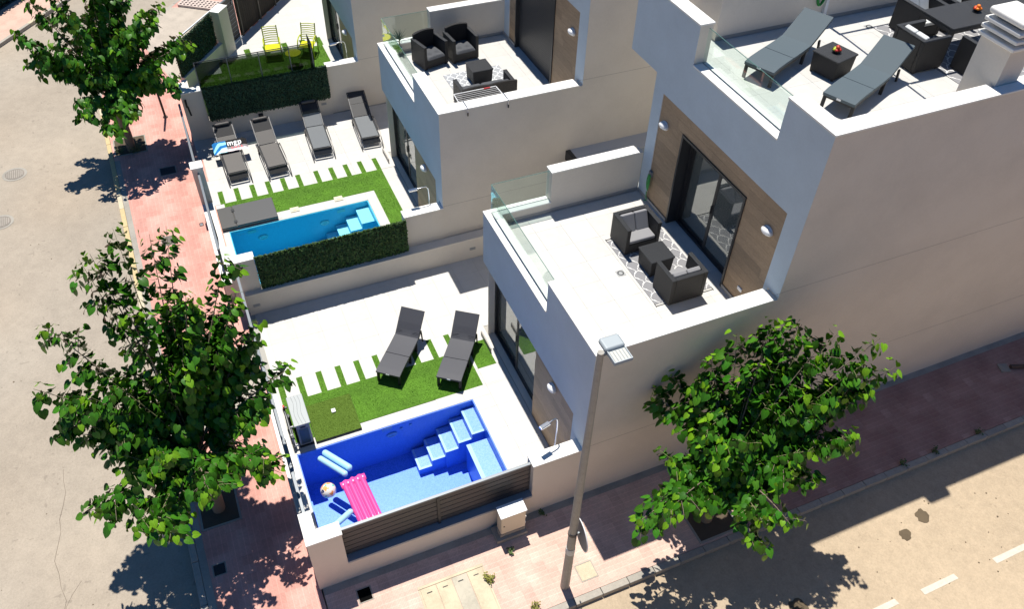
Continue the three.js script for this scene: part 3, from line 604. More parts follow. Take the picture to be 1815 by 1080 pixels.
// ---------------------------------------------------------------- garden walls and fences
const Hw = 1.585;
function gardenWall(label, z, xw, o = {}) { // low wall with two pillars, south face at z
  const t = thing('garden_wall', label, 'garden wall', [0, 0, z]);
  const sill = o.sill ?? 0.65, k = o.back ?? 0;
  part(t, 'wall', k ? [B(xw + 0.2, 4.2, 0, sill, -k, 0), B(xw + 0.6, 4.2, 0, sill, -0.28, -k)] : [B(xw + 0.6, 4.2, 0, sill, -0.26, 0)], stucco);
  if (o.plinth) part(t, 'plinth', [B(4.2, 8.6, 0, sill, -0.28, 0)], stucco);
  part(t, 'pillar', [B(xw, xw + 0.6, 0, Hw, -0.26 - k, -k), B(xw, xw + 0.2, 0, Hw, -0.64 - k, -0.26 - k)], stucco);
  part(t, 'pillar', [B(4.2, 5.2, 0, Hw, o.east - 0.27, o.east)], stucco);
  part(t, 'coping', [RB(xw - 0.012, xw + 0.615, Hw, Hw + 0.035, -0.262 - k, 0.015 - k, 0.006, 1), RB(xw - 0.012, xw + 0.212, Hw, Hw + 0.035, -0.65 - k, -0.263 - k, 0.006, 1)], capWhite);
  part(t, 'coping', RB(4.185, 5.21, Hw, Hw + 0.035, o.east - 0.28, o.east + 0.015, 0.006, 1), capWhite);
  if (o.sillPlate) part(t, 'sill', [B(xw + 0.6, 4.2, sill, sill + 0.02, -0.26, 0.03), B(xw + 0.6, 4.2, sill - 0.03, sill, 0.001, 0.03)], mat([0.33, 0.37, 0.42], 0.4, { metalness: 0.4 }));
  return t;
}
gardenWall('low white front wall with two pillars under the dark slatted fence', 0, 0.0, { east: 0, sillPlate: true });
gardenWall('white wall with a wide ledge between the near pool deck and the ivy panel', -7.44, -0.06, { sill: 0.65, east: -0.285, plinth: true, back: 0.13 });
gardenWall('white wall behind the four loungers below the far ivy panel', -15.43, -0.1, { sill: 0.6, east: -0.05 });
function slatFence(label, p, turn, L, y0, y1, n, posts, o = {}) { // slats along local x
  const t = thing('slatted_fence', label, 'fence', p, turn), h = (y1 - y0 - 0.04) / n, g = geo(RB(0, L, 0.007, h - 0.007, -0.012, 0.012, 0.003, 1));
  for (let i = 0; i < n; i++) { const m = sh(new THREE.Mesh(g, pick(o.ms ?? slatM))); m.name = 'slat'; m.position.y = y0 + i * h; t.add(m); }
  if (o.backing) part(t, 'backing_sheet', B(0, L, y0, y1 - 0.04, -0.03, -0.022), o.backing);
  part(t, 'top_rail', RB(0, L, y1 - 0.04, y1, -0.03, 0.03, 0.006, 1), o.rail ?? greyAlu);
  for (const x of posts) part(t, 'post', B(x - 0.025, x + 0.025, y0 - 0.03, y1 - 0.04, 0.013, 0.04), darkAlu);
  return t;
}
slatFence('dark horizontal slat fence with a grey top rail in front of the cobalt pool', [0.6, 0, -0.12], 0, 3.59, 0.685, 1.575, 6, [1.77], { backing: blackPlastic });
slatFence('dark slat fence seen from above on the street wall beside the cobalt pool', [0.10, 0, -0.66], Math.PI / 2, 3.75, 0.5, 1.45, 7, [1.8]);
slatFence('sliding gate seen from above at the driveway crossing of the near plot', [0.09, 0, -4.46], Math.PI / 2, 3.0, 0.05, 1.45, 10, []);
slatFence('dark slat fence seen from above on the street wall of the second plot', [-0.16, 0, -8.4], Math.PI / 2, 3.3, 0.5, 1.45, 7, [1.6]);
slatFence('street gate seen from above beside the four loungers', [-0.19, 0, -12.2], Math.PI / 2, 3.0, 0.05, 1.45, 10, []);
{
  const lowWall = (x0, x1, z0, z1, label) => { const t = thing('street_wall', label, 'garden wall'); part(t, 'wall', B(x0, x1, 0, 0.46, z0, z1), stucco); part(t, 'coping', RB(x0 - 0.015, x1 + 0.015, 0.46, 0.495, z0, z1, 0.006, 1), capWhite); };
  lowWall(-0.01, 0.2, -4.42, -0.66, 'low white street wall with bright coping beside the cobalt pool');
  lowWall(-0.28, -0.02, -11.55, -8.2, 'low white street wall with bright coping beside the turquoise pool');
  const t = thing('gate_pillar', 'square white pillar with bright cap between gate and fence of the second plot', 'pillar', [-0.16, 0, -11.75]);
  part(t, 'pillar', B(-0.14, 0.14, 0, Hw, -0.15, 0.15), stucco); part(t, 'coping', RB(-0.16, 0.16, Hw, Hw + 0.035, -0.17, 0.17, 0.006, 1), capWhite);
}
// ivy panels
const leafBladeGeo = (() => { const g = new THREE.BufferGeometry(); g.setAttribute('position', new THREE.Float32BufferAttribute([0, 0, 0, 0.5, 0.12, 0.4, 0, 0, 1, -0.5, 0.12, 0.4], 3)); g.setAttribute('uv', new THREE.Float32BufferAttribute([0.5, 0, 1, 0.4, 0.5, 1, 0, 0.4], 2)); g.setIndex([0, 2, 1, 0, 3, 2]); g.computeVertexNormals(); return g; })();
function ivy(label, a, b, y0, y1, th, m, n) {
  const A = V(a[0], 0, a[1]), Bv = V(b[0], 0, b[1]), L = A.distanceTo(Bv), t = thing('ivy_panel', label, 'artificial hedge', [a[0], 0, a[1]], -Math.atan2(b[1] - a[1], b[0] - a[0]));
  part(t, 'mesh_backing', B(0, L, y0, y1 - 0.02, -th / 2, th / 2), hedgeBase);
  const im = sh(new THREE.InstancedMesh(leafBladeGeo, m, n)); im.name = 'ivy_leaf'; im.userData.kind = 'stuff';
  const M = new THREE.Matrix4(), Q = new THREE.Quaternion(), E = new THREE.Euler(), c = new THREE.Color();
  for (let i = 0; i < n; i++) {
    const top = rnd() < 0.14, side = rnd() < 0.62 ? 1 : -1; const x = rr(0, L), patch = vnoise(x / L, 0.3, 9, 7) * 0.02;
    const y = top ? y1 + rr(-0.03, 0.02) + patch : rr(y0, y1), z = top ? rr(-th / 2, th / 2) : side * (th / 2 + rr(0, 0.025));
    E.set(top ? rr(-0.8, 0.5) : rr(0.6, 1.5) , rr(-0.9, 0.9) + (side < 0 && !top ? Math.PI : 0), rr(-0.8, 0.8), 'YXZ'); Q.setFromEuler(E);
    const s = rr(0.03, 0.055); M.compose(V(x, y, z), Q, V(s, s, s)); im.setMatrixAt(i, M); const k = rr(0.5, 1.4); c.setRGB(k * rr(0.8, 1.3), k, k * 0.9); im.setColorAt(i, c);
  }
  t.add(im); return t;
}
ivy('dark green ivy panel between the turquoise pool and the near deck', [0.55, -7.60], [4.20, -7.62], 0.66, 1.60, 0.05, hedgeLeafM, 11000);
ivy('blue green ivy panel behind the four loungers', [0.52, -15.40], [4.19, -15.42], 0.61, 1.68, 0.05, hedgeLeafDark, 10000);
ivy('almost black ivy panel along the slanting corner wall', [0.08, -18.45], [1.46, -20.36], 0.5, 1.56, 0.05, hedgeLeafDark, 4500);
const boardM = [mat([0.018, 0.014, 0.009], 0.9), mat([0.022, 0.017, 0.011], 0.9)];
// corner plot: slanting wall, pillar, gate, wood fence
{
  const dir = V(1.5, 0, -1.9).normalize(), ang = -Math.atan2(-1.9, 1.5);
  const t = thing('corner_wall', 'white slanting low wall with a tall capped pillar at the corner plot', 'garden wall', [0, 0, -18.5], ang);
  part(t, 'wall', B(0, 2.42, 0, 0.5, 0.03, 0.2), stucco); part(t, 'street_wall', B(-0.02, 0.16, 0, 0.5, 0.2, 2.4).rotateY(-ang).translate(0, 0, 0.05), stucco);
  part(t, 'pillar', B(2.42, 2.98, 0, Hw, -0.02, 0.3), stucco); part(t, 'coping', RB(2.40, 3.0, Hw, Hw + 0.035, -0.04, 0.32, 0.006, 1), capWhite);
  part(t, 'top_rail', RB(0.05, 2.41, 1.6, 1.64, -0.02, 0.02, 0.006, 1), whiteMetal);
  const p = d => [0 + dir.x * d, 0, -18.5 + dir.z * d];
  const g = slatFence('black slatted gate with pale gaps beside the tall corner pillar', p(2.99), ang, 0.85, 0.06, 1.6, 10, [], { ms: [mat([0.016, 0.016, 0.018], 0.5)], backing: blackPlastic });
  const gp = []; for (let i = 1; i < 10; i++) { const y = 0.06 + i * 0.15; gp.push(B(0.03, 0.8, y - 0.008, y + 0.008, 0.0125, 0.02)); } part(g, 'slat_gap_bar', gp, greyAlu); part(g, 'lock', B(0.7, 0.78, 1.3, 1.42, 0.02, 0.03), greyAlu);  // pale bars painted in for the brightness seen through the slat gaps
  part(g, 'threshold', B(0, 0.86, 0.003, 0.06, -0.03, 0.09), capWhite);
  const w = thing('board_fence', 'tall dark brown board fence with pale posts beside the black gate', 'fence', p(3.9), ang);
  for (let i = 0; i < 32; i++) part(w, 'board', B(i * 0.13, i * 0.13 + 0.124, 0.02, 1.95 + rr(-0.004, 0.004), -0.012, 0.012), pick(boardM));
  for (const x of [0.1, 1.42, 2.6, 3.8]) part(w, 'post', B(x - 0.03, x + 0.03, 0.0, 1.98, 0.013, 0.06), mat([0.09, 0.08, 0.065], 0.8));
}
const tinted = mat([0.34, 0.38, 0.36], 0.05, { transmission: 1, thickness: 0, ior: 1.3 });
{ // tinted windbreak above the far ivy panel
  const t = thing('windbreak_screen', 'dark tinted screen with slim grey posts standing above the far ivy panel', 'glass screen', [0, 0, -15.50]);
  const xs = [0.5, 1.4, 2.3, 3.18, 3.84];
  for (let i = 0; i < 4; i++) part(t, 'mesh_panel', B(xs[i] + 0.012, xs[i + 1] - 0.012, 1.25, 2.42, -0.003, 0.003), tinted);
  for (const x of xs) part(t, 'post', cyl([x, 0.5, 0.0], [x, 2.45, 0.0], 0.014), greyAlu);
  part(t, 'top_rail', bar([0.5, 2.45, 0], [3.84, 2.45, 0], 0.02), darkAlu);
  part(t, 'return_mesh', B(3.86, 3.88, 1.0, 2.42, -0.65, -0.02), mat([0.015, 0.016, 0.02], 0.8));
}
{ // dark clipped hedge across the far street
  const t = thing('street_hedge', 'dark tall hedge across the street in the top left corner', 'hedge', [0, 0, 0]);
  part(t, 'hedge_core', prism([[-15.3, -14.6], [-6.75, -25.3], [-5.3, -27.2], [3, -37.5], [-2, -40], [-8, -29], [-18, -17]].reverse(), 0, 2.2), hedgeBase);
  const n = 7000, im = sh(new THREE.InstancedMesh(leafBladeGeo, hedgeLeafDark, n)); im.name = 'hedge_leaf'; im.userData.kind = 'stuff';
  const M = new THREE.Matrix4(), Q = new THREE.Quaternion(), E = new THREE.Euler();
  for (let i = 0; i < n; i++) { const u = rr(0, 1), a = u < 0.6 ? [-8.5 + 3.2 * (u / 0.6), -23.1 - 4.1 * (u / 0.6)] : [-5.3 + 6 * (u - 0.6), -27.2 - 7.4 * (u - 0.6)]; const top = rnd() < 0.5, k = top ? rr(0, 1.4) : 0; E.set(rr(-0.5, 1.3), rr(0, 6.3), rr(-0.6, 0.6)); Q.setFromEuler(E); const s = rr(0.06, 0.11); M.compose(V(a[0] - 0.78 * k + rr(-0.05, 0.1), top ? 2.2 + rr(-0.05, 0.08) : rr(0.1, 2.2), a[1] - 0.62 * k + rr(0, 0.08)), Q, V(s, s, s)); im.setMatrixAt(i, M); }
  t.add(im);
}

// ---------------------------------------------------------------- seats and tables
const cushion = (x0, x1, y0, y1, z0, z1, r = 0.03) => RB(x0, x1, y0, y1, z0, z1, r, 4);
function armchair(label, p, turn, group, o = {}) { // local: front towards +z
  const w = o.w ?? 0.76, d = o.d ?? 0.62, h = o.h ?? 0.65, a = w / 2, b = d / 2, th = 0.085, t = thing('wicker_armchair', label, 'armchair', p, turn, group);
  part(t, 'armrest', RB(-a, -a + th, 0.03, h - 0.012, -b, b, 0.012, 1), wicker); part(t, 'armrest', RB(a - th, a, 0.03, h - 0.012, -b, b, 0.012, 1), wicker);
  part(t, 'arm_top', RB(-a - 0.003, -a + th + 0.003, h - 0.012, h + 0.012, -b, b + 0.003, 0.008, 1), wickerTop); part(t, 'arm_top', RB(a - th - 0.003, a + 0.003, h - 0.012, h + 0.012, -b, b + 0.003, 0.008, 1), wickerTop);
  if (o.highBack) { // slightly curved back rising over the arms
    const s = new THREE.Shape(); s.moveTo(-a + th, 0.03); s.lineTo(a - th, 0.03); s.lineTo(a - th + 0.02, h + 0.11); s.quadraticCurveTo(0, h + 0.2, -a + th - 0.02, h + 0.11); s.closePath();
    part(t, 'backrest', new THREE.ExtrudeGeometry(s, { depth: 0.06, bevelEnabled: true, bevelSize: 0.01, bevelThickness: 0.01, bevelSegments: 2, curveSegments: 10 }).translate(0, 0, -b + 0.01), wicker);
  } else { part(t, 'backrest', RB(-a + th, a - th, 0.03, h - 0.012, -b, -b + th, 0.012, 1), wicker); part(t, 'back_top', RB(-a + th + 0.003, a - th - 0.003, h - 0.012, h + 0.012, -b - 0.003, -b + th + 0.003, 0.008, 1), wickerTop); }
  part(t, 'seat', RB(-a + th, a - th, 0.05, 0.26, -b + th, b - 0.004, 0.012, 1), wicker);
  for (const sx of [-1, 1]) for (const sz of [-1, 1]) part(t, 'leg', B(sx * (a - 0.06) - 0.03, sx * (a - 0.06) + 0.03, 0, 0.05, sz * (b - 0.06) - 0.03, sz * (b - 0.06) + 0.03), blackPlastic);
  const cm = o.cm ?? cushionGrey;
  if (o.tufted) {
    const n = 22, pg = new THREE.PlaneGeometry(w - 2 * th - 0.03, d - th + 0.03, n, n).rotateX(-Math.PI / 2), pp = pg.attributes.position;
    for (let i = 0; i < pp.count; i++) { const u = pp.getX(i) / (w - 2 * th - 0.03) + 0.5, v = pp.getZ(i) / (d - th + 0.03) + 0.5; let y = 0.075 * Math.pow(Math.max(0, 16 * u * (1 - u) * v * (1 - v)), 0.22); for (const bu of [0.28, 0.72]) for (const bv of [0.28, 0.72]) { const r2 = ((u - bu) ** 2 + (v - bv) ** 2) / 0.012; y -= 0.045 * Math.exp(-r2); } y -= 0.012 * (Math.exp(-((u - 0.5) ** 2) / 0.001) + Math.exp(-((v - 0.5) ** 2) / 0.001)) * 0.6; pp.setY(i, y); }
    pg.computeVertexNormals(); part(t, 'seat_cushion', [pg.translate(0, 0.285, th / 2), RB(-a + th + 0.02, a - th - 0.02, 0.26, 0.29, -b + th, b + 0.02, 0.012, 2)], cm);
  } else {
    const q = a - th - 0.008;
    part(t, 'seat_cushion', cushion(-q, q, 0.262, 0.345, -b + th + 0.15, b - 0.01), cm, 'grey seat cushion');
    const bc = [cushion(-q, -0.004, 0, 0.10, -0.20, 0.20), cushion(0.004, q, 0, 0.10, -0.20, 0.20)]; bc.forEach(g => g.rotateX(1.12).translate(0, 0.47, -b + th + 0.10)); part(t, 'back_cushion', bc, cm, 'grey back cushion in two halves');
  }
  return t;
}
function cubeTable(label, p, turn, s, h) {
  const t = thing('wicker_table', label, 'side table', p, turn), a = s / 2;
  const g = new RoundedBoxGeometry(s * 0.94, h - 0.07, s * 0.94, 1, 0.012), pp = g.attributes.position; // tapering body
  for (let i = 0; i < pp.count; i++) { const k = 0.94 + 0.06 * (pp.getY(i) / (h - 0.07) + 0.5); pp.setX(i, pp.getX(i) * k); pp.setZ(i, pp.getZ(i) * k); } g.translate(0, (h - 0.07) / 2 + 0.03, 0);
  part(t, 'body', g, wicker); part(t, 'tabletop', RB(-a, a, h - 0.04, h, -a, a, 0.018, 2), wickerTop);
  for (const sx of [-1, 1]) for (const sz of [-1, 1]) part(t, 'foot', B(sx * a * 0.8 - 0.02, sx * a * 0.8 + 0.02, 0, 0.035, sz * a * 0.8 - 0.02, sz * a * 0.8 + 0.02), blackPlastic);
  return t;
}
const TF = 3.26;
armchair('dark wicker armchair with grey cushions nearest the wall-mounted green hose', [7.85, TF, -3.27], 0, 'armchairs on the near terrace', { w: 0.78, d: 0.64 });
armchair('dark wicker armchair with grey cushions nearest the terrace front parapet', [7.93, TF, -1.66], Math.PI, 'armchairs on the near terrace', { w: 0.78, d: 0.60 });
cubeTable('dark wicker cube table between the two armchairs of the near terrace', [7.86, TF, -2.44], 0, 0.54, 0.42);
armchair('black wicker armchair with tufted cushion nearest the potted spiky plant', [6.34, TF, -11.78], 0.25, 'armchairs on the middle terrace', { w: 0.74, d: 0.66, tufted: true, highBack: true, cm: cushionDark });
armchair('black wicker armchair with tufted cushion nearest the middle villa wall', [7.23, TF, -11.8], 0.10, 'armchairs on the middle terrace', { w: 0.76, d: 0.64, tufted: true, highBack: true, cm: cushionDark });
cubeTable('black wicker cube table on the middle villa terrace', [7.24, TF, -10.47], 0.0, 0.58, 0.42);
{ // sofa seen from behind
  const t = thing('wicker_sofa', 'black two-seat wicker sofa with its back to the drying rack', 'sofa', [6.98, TF, -9.42], Math.PI), a = 0.72, b = 0.34, h = 0.62;
  for (const s of [-1, 1]) { part(t, 'armrest', RB(s > 0 ? a - 0.09 : -a, s > 0 ? a : -a + 0.09, 0.03, h - 0.05, -b + 0.06, b, 0.012, 1), wicker); part(t, 'arm_top', RB(s > 0 ? a - 0.095 : -a - 0.004, s > 0 ? a + 0.004 : -a + 0.095, h - 0.05, h - 0.025, -b + 0.06, b, 0.008, 1), wickerTop); }
  const s = new THREE.Shape(); s.moveTo(-a, 0.03); s.lineTo(a, 0.03); s.lineTo(a, h + 0.02); s.quadraticCurveTo(a / 2, h + 0.08, 0, h + 0.03); s.quadraticCurveTo(-a / 2, h + 0.08, -a, h + 0.02); s.closePath();
  part(t, 'backrest', new THREE.ExtrudeGeometry(s, { depth: 0.05, bevelEnabled: true, bevelSize: 0.008, bevelThickness: 0.008, bevelSegments: 2, curveSegments: 10 }).translate(0, 0, -b), wicker);
  part(t, 'seat', RB(-a + 0.09, a - 0.09, 0.05, 0.27, -b + 0.07, b - 0.01, 0.012, 1), wicker);
  for (const sx of [-1, 1]) part(t, 'seat_cushion', cushion(sx * 0.31 - 0.3, sx * 0.31 + 0.3, 0.27, 0.36, -b + 0.1, b, 0.04), cushionDark);
  for (const sx of [-1, 1]) part(t, 'back_cushion', cushion(sx * 0.34 - 0.2, sx * 0.34 + 0.2, 0, 0.30, -0.06, 0.06, 0.05).rotateX(-0.25).translate(0, 0.38, -b + 0.13), cushionDark);
}
// rugs
const trellis = canvasTex(512, 512, (x, w, h) => {
  x.fillStyle = '#8d8d90'; x.fillRect(0, 0, w, h); for (let i = 0; i < 9000; i++) { x.fillStyle = `rgba(${rnd() < 0.5 ? '70,70,75' : '175,175,178'},0.25)`; x.fillRect(rnd() * w, rnd() * h, 3, 1.5); }
  x.strokeStyle = '#f1f1ef'; x.lineWidth = 15; x.lineCap = 'round'; x.lineJoin = 'round';
  const q = w / 2; const path = (ox, oy) => { x.beginPath(); const r = q * 0.5; for (let k = 0; k < 4; k++) { x.save(); x.translate(ox, oy); x.rotate(k * Math.PI / 2); x.moveTo(-r, -r * 1.0); x.bezierCurveTo(-r * 0.55, -r * 1.0, -r * 0.75, -r * 1.5, 0, -r * 1.62); x.bezierCurveTo(r * 0.75, -r * 1.5, r * 0.55, -r * 1.0, r, -r); x.restore(); } x.stroke(); };
  for (const [ox, oy] of [[0, 0], [w, 0], [0, h], [w, h], [q, q]]) path(ox, oy);
});
function rug(label, x0, x1, z0, z1, y, m, fringe) {
  const t = thing('rug', label, 'rug', [(x0 + x1) / 2, y, (z0 + z1) / 2]), a = (x1 - x0) / 2, b = (z1 - z0) / 2;
  part(t, 'rug_mat', RB(-a, a, 0.001, 0.012, -b, b, 0.004, 1), m);
  if (fringe) for (const s of [-1, 1]) part(t, 'fringe', [B(-a - 0.01, a + 0.01, 0.0, 0.008, s * (b + 0.05) - 0.008, s * (b + 0.05) + 0.008), ...[-1, 1].map(k => B(k * a - 0.006, k * a + 0.006, 0, 0.01, s * (b + 0.02) - 0.05, s * (b + 0.02) + 0.05))], mat([0.05, 0.05, 0.055], 0.9));
}
{ const m1 = trellis.clone(); m1.repeat.set(1 / 0.33, 1 / 0.33); m1.needsUpdate = true; rug('grey rug with white trellis pattern under the near terrace armchairs', 7.34, 8.62, -3.48, -1.50, TF, mat([0.9, 0.9, 0.9], 0.95, { map: m1 }), true);
  const m2 = trellis.clone(); m2.repeat.set(1 / 0.26, 1 / 0.26); m2.needsUpdate = true; rug('pale rug with a small trellis pattern under the black cube table', 6.42, 8.0, -11.0, -9.75, TF, mat([1.25, 1.3, 1.32], 0.95, { map: m2 }));
  const m3 = trellis.clone(); m3.repeat.set(1 / 0.40, 1 / 0.40); m3.needsUpdate = true; rug('grey rug with white trellis pattern under the roof dining set', 13.45, 16.2, -4.15, -1.55, 6.6, mat([0.9, 0.9, 0.9], 0.95, { map: m3 })); }
// sun loungers
function panelStrip(w, path, th) { // padded strip following [z,y] path, width w
  const s = new THREE.Shape(); const up = path, n = up.length; const nor = i => { const a = up[Math.max(0, i - 1)], b = up[Math.min(n - 1, i + 1)], d = [b[0] - a[0], b[1] - a[1]], l = Math.hypot(...d); return [-d[1] / l, d[0] / l]; };
  const topp = up.map((p, i) => { const q = nor(i); const sg = q[1] > 0 ? 1 : -1; return [p[0] + q[0] * th * sg, p[1] + q[1] * th * sg]; });
  s.moveTo(topp[0][0], topp[0][1]); topp.slice(1).forEach(p => s.lineTo(...p)); up.slice().reverse().forEach(p => s.lineTo(...p)); s.closePath();
  const g = new THREE.ExtrudeGeometry(s, { depth: w, bevelEnabled: true, bevelSize: 0.006, bevelThickness: 0.006, bevelSegments: 2 });
  g.translate(0, 0, -w / 2); g.rotateY(-Math.PI / 2); return g; // shape x -> world z, extrude -> x
}
function panelLounger(label, p, turn, group, o) { // local: foot at z = 0, head towards -z
  const t = thing('sun_lounger', label, 'sun lounger', p, turn, group), w = o.w, L = o.seat, hb = o.h ?? 0.31, a = w / 2;
  const th = o.th ?? 0.03, bl = o.back, an = o.angle, ch = Math.cos(an), sn = Math.sin(an), m = o.m;
  const contour = (z0, z1, n = 8) => { const r = []; for (let i = 0; i <= n; i++) { const z = z0 + (z1 - z0) * i / n, u = z / -L; r.push([z, hb + (o.curve ?? 0.005) * (Math.sin(u * Math.PI * 2.0) - (u < 0.12 ? (0.12 - u) * 20 : 0))]); } return r; };
  part(t, 'seat_panel', panelStrip(w, contour(-0.006, -L / 2 + 0.013), th), m); part(t, 'seat_panel', panelStrip(w, contour(-L / 2 - 0.013, -L + 0.016), th), m);
  const bp = []; for (let i = 0; i <= 8; i++) { const s = 0.012 + (bl - 0.012) * i / 8; const bend = o.crease ? 0.02 * Math.sin(Math.min(1, s / bl * 2.2) * Math.PI) : 0.008 * Math.sin(s / bl * Math.PI); bp.push([-L - ch * s - sn * bend * -1 * 0, hb + sn * s - bend * 0.6]); }
  const br = part(t, 'backrest', panelStrip(w, bp, th), m);
  if (o.crease) { const cr = []; for (const s of [0.10, 0.15, 0.2]) for (const sd of [-1, 1]) { const x1 = sd * a * 0.98, x0 = sd * a * rr(0.25, 0.55); const q = (x, k) => [x, hb + sn * (bl * (s + k)) + th * ch + 0.001, -L - ch * (bl * (s + k)) + th * sn]; cr.push(tube([q(x1, 0), q((x0 + x1) / 2, 0.012), q(x0, 0.016)], 0.005, 8, 5)); } part(br, 'fabric_fold', cr, m); }
  const f = o.frame;
  part(t, 'frame', [B(-a + 0.01, -a + 0.05, hb - 0.07, hb - 0.022, -L + 0.02, -0.03), B(a - 0.05, a - 0.01, hb - 0.07, hb - 0.022, -L + 0.02, -0.03), B(-a + 0.05, a - 0.05, hb - 0.07, hb - 0.022, -0.07, -0.03), B(-a + 0.05, a - 0.05, hb - 0.07, hb - 0.022, -L + 0.02, -L + 0.06), B(-a + 0.05, a - 0.05, hb - 0.07, hb - 0.024, -L / 2 - 0.03, -L / 2 + 0.03)], f);
  for (const z of o.legs) for (const sx of [-1, 1]) part(t, 'leg', bar([sx * (a - 0.03), 0, z + 0.02], [sx * (a - 0.03), hb - 0.03, z], 0.035, 0.06), f);
  for (const sx of [-1, 1]) part(t, 'support', bar([sx * (a - 0.035), hb - 0.05, -L - 0.03], [sx * (a - 0.035), hb + sn * bl * 0.42 - 0.02, -L - ch * bl * 0.42], 0.03, 0.02), f);
  if (o.brace) { part(t, 'arm_hinge', bar([a - 0.01, hb - 0.03, -L - 0.02], [a + 0.02, hb + 0.16, -L - 0.14], 0.02, 0.035), f); part(t, 'support', bar([a + 0.02, hb + 0.16, -L - 0.14], [a + 0.01, 0.02, -L - 0.22], 0.02, 0.03), f); }
  if (o.fullLegs) for (const sx of [-1, 1]) part(t, 'leg', bar([sx * (a - 0.03), 0, -L - bl * ch * 0.7], [sx * (a - 0.03), hb - 0.03, -L - bl * ch * 0.6], 0.035, 0.05), f);
  part(t, 'maker_tag', B(-0.04, 0.04, hb - 0.012, hb + 0.022, 0.008, 0.013), whitePlastic, 'small white tag on the foot end');
  return t;
}
const lo1 = { w: 0.56, seat: 1.19, back: 0.66, angle: 0.72, m: loungerA, frame: blackPlastic, legs: [-0.05, -0.72, -1.1], crease: true, brace: true };
panelLounger('charcoal panel lounger on the lawn, the one nearer the street', [2.585, 0, -4.19], -0.675, 'loungers on the near lawn', lo1);
panelLounger('charcoal panel lounger on the lawn, the one nearer the house window', [3.79, 0, -3.56], -0.619, 'loungers on the near lawn', lo1);
const lo2 = { w: 0.6, seat: 1.40, back: 0.78, angle: 0.42, m: loungerTeal, frame: blackPlastic, legs: [-0.05, -1.25], th: 0.045, curve: 0.008, h: 0.29, fullLegs: true };
panelLounger('slate cushioned lounger on the roof terrace behind the glass panel', [9.88, 6.6, -3.17], -1.14, 'loungers on the roof terrace', lo2);
panelLounger('slate cushioned lounger on the roof terrace nearest the side parapet', [10.56, 6.6, -1.76], -1.16, 'loungers on the roof terrace', lo2);
function railLounger(label, p, turn, o = {}) { // steel frame with side rails, seat about 0.3 m high
  const t = thing('deck_lounger', label, 'sun lounger', p, turn, 'framed loungers beside the turquoise pool'), w = 0.54, a = w / 2, L = 1.22, m = o.m ?? textilene, bl = 0.9, an = 0.46, cn = Math.cos(an), sn = Math.sin(an), y = 0.30, fr = o.fr ?? darkAlu;
  const plane = (z0, y0, z1, y1, x0, x1, th = 0.012) => bar([(x0 + x1) / 2, y0, z0], [(x0 + x1) / 2, y1, z1], x1 - x0, th);
  part(t, 'seat_sling', plane(-0.06, y, -L + 0.01, y, -a + 0.02, a - 0.02), m); part(t, 'seat_border', [bar([-a, y, 0], [-a, y, -L], 0.028), bar([a, y, 0], [a, y, -L], 0.028), bar([-a, y, 0], [a, y, 0], 0.028)], fr);
  part(t, 'foot_flap', bar([0, y - 0.02, -0.0], [0, 0.16, 0.10], w - 0.02, 0.012), o.m ? fr : mat([0.035, 0.034, 0.034], 0.7));
  const Z = s => -L - cn * s, Y = s => y + sn * s;
  part(t, 'back_sling', [plane(Z(0.02), Y(0.02), Z(bl * 0.52), Y(bl * 0.52), -a + 0.02, a - 0.02)], o.noRoll ? o.head : m);
  part(t, 'head_sling', [plane(Z(bl * 0.53), Y(bl * 0.53), Z(bl - 0.02), Y(bl - 0.02), -a + 0.02, a - 0.02)], o.head ?? mat([0.026, 0.026, 0.028], 0.8), 'darker mesh of the headrest');
  part(t, 'back_border', [bar([-a, Y(0), Z(0)], [-a, Y(bl), Z(bl)], 0.028), bar([a, Y(0), Z(0)], [a, Y(bl), Z(bl)], 0.028), bar([-a, Y(bl), Z(bl)], [a, Y(bl), Z(bl)], 0.03)], fr);
  if (!o.noRoll) part(t, 'head_roll', [new THREE.CapsuleGeometry(0.045, w - 0.2, 5, 12).rotateZ(Math.PI / 2).translate(0, Y(bl - 0.06) + 0.05, Z(bl - 0.06))], textilene);
  for (const s of [-1, 1]) { part(t, 'side_rail', tube([[s * (a + 0.045), 0.02, 0.22], [s * (a + 0.045), 0.2, 0.1], [s * (a + 0.045), 0.345, -0.25], [s * (a + 0.045), 0.36, -0.7], [s * (a + 0.045), 0.33, -1.1], [s * (a + 0.045), 0.05, -1.35]], 0.014, 24, 7), o.rail ?? mat([0.23, 0.22, 0.21], 0.35, { metalness: 0.7 })); part(t, 'leg', bar([s * (a - 0.03), 0, -L + 0.2], [s * (a - 0.03), y, -L + 0.05], 0.025), fr); part(t, 'back_strut', bar([s * (a - 0.02), 0.05, Z(0.45)], [s * (a - 0.02), Y(0.5), Z(0.5)], 0.02), fr); part(t, 'wheel', cyl([s * (a + 0.02), 0.06, -L - 0.05], [s * (a + 0.05), 0.06, -L - 0.05], 0.06, 0.06, 14), blackPlastic); }
  return t;
}
const lg = railLounger('framed brown mesh lounger with a printed towel, nearest the street gate', [0.85, 0, -12.93], 0.02);
railLounger('framed brown mesh lounger with head roll standing clear of any towel, second from the gate', [1.95, 0, -12.82], 0.03);
railLounger('framed lounger with a pale blue grey seat, third from the street gate', [3.35, 0, -13.25], -0.05, { m: textileneBlue });
railLounger('framed lounger with a black back and no head roll, nearest the house', [4.83, 0, -13.28], -0.06, { m: textileneBlue, noRoll: true, head: mat([0.02, 0.021, 0.025], 0.6) });
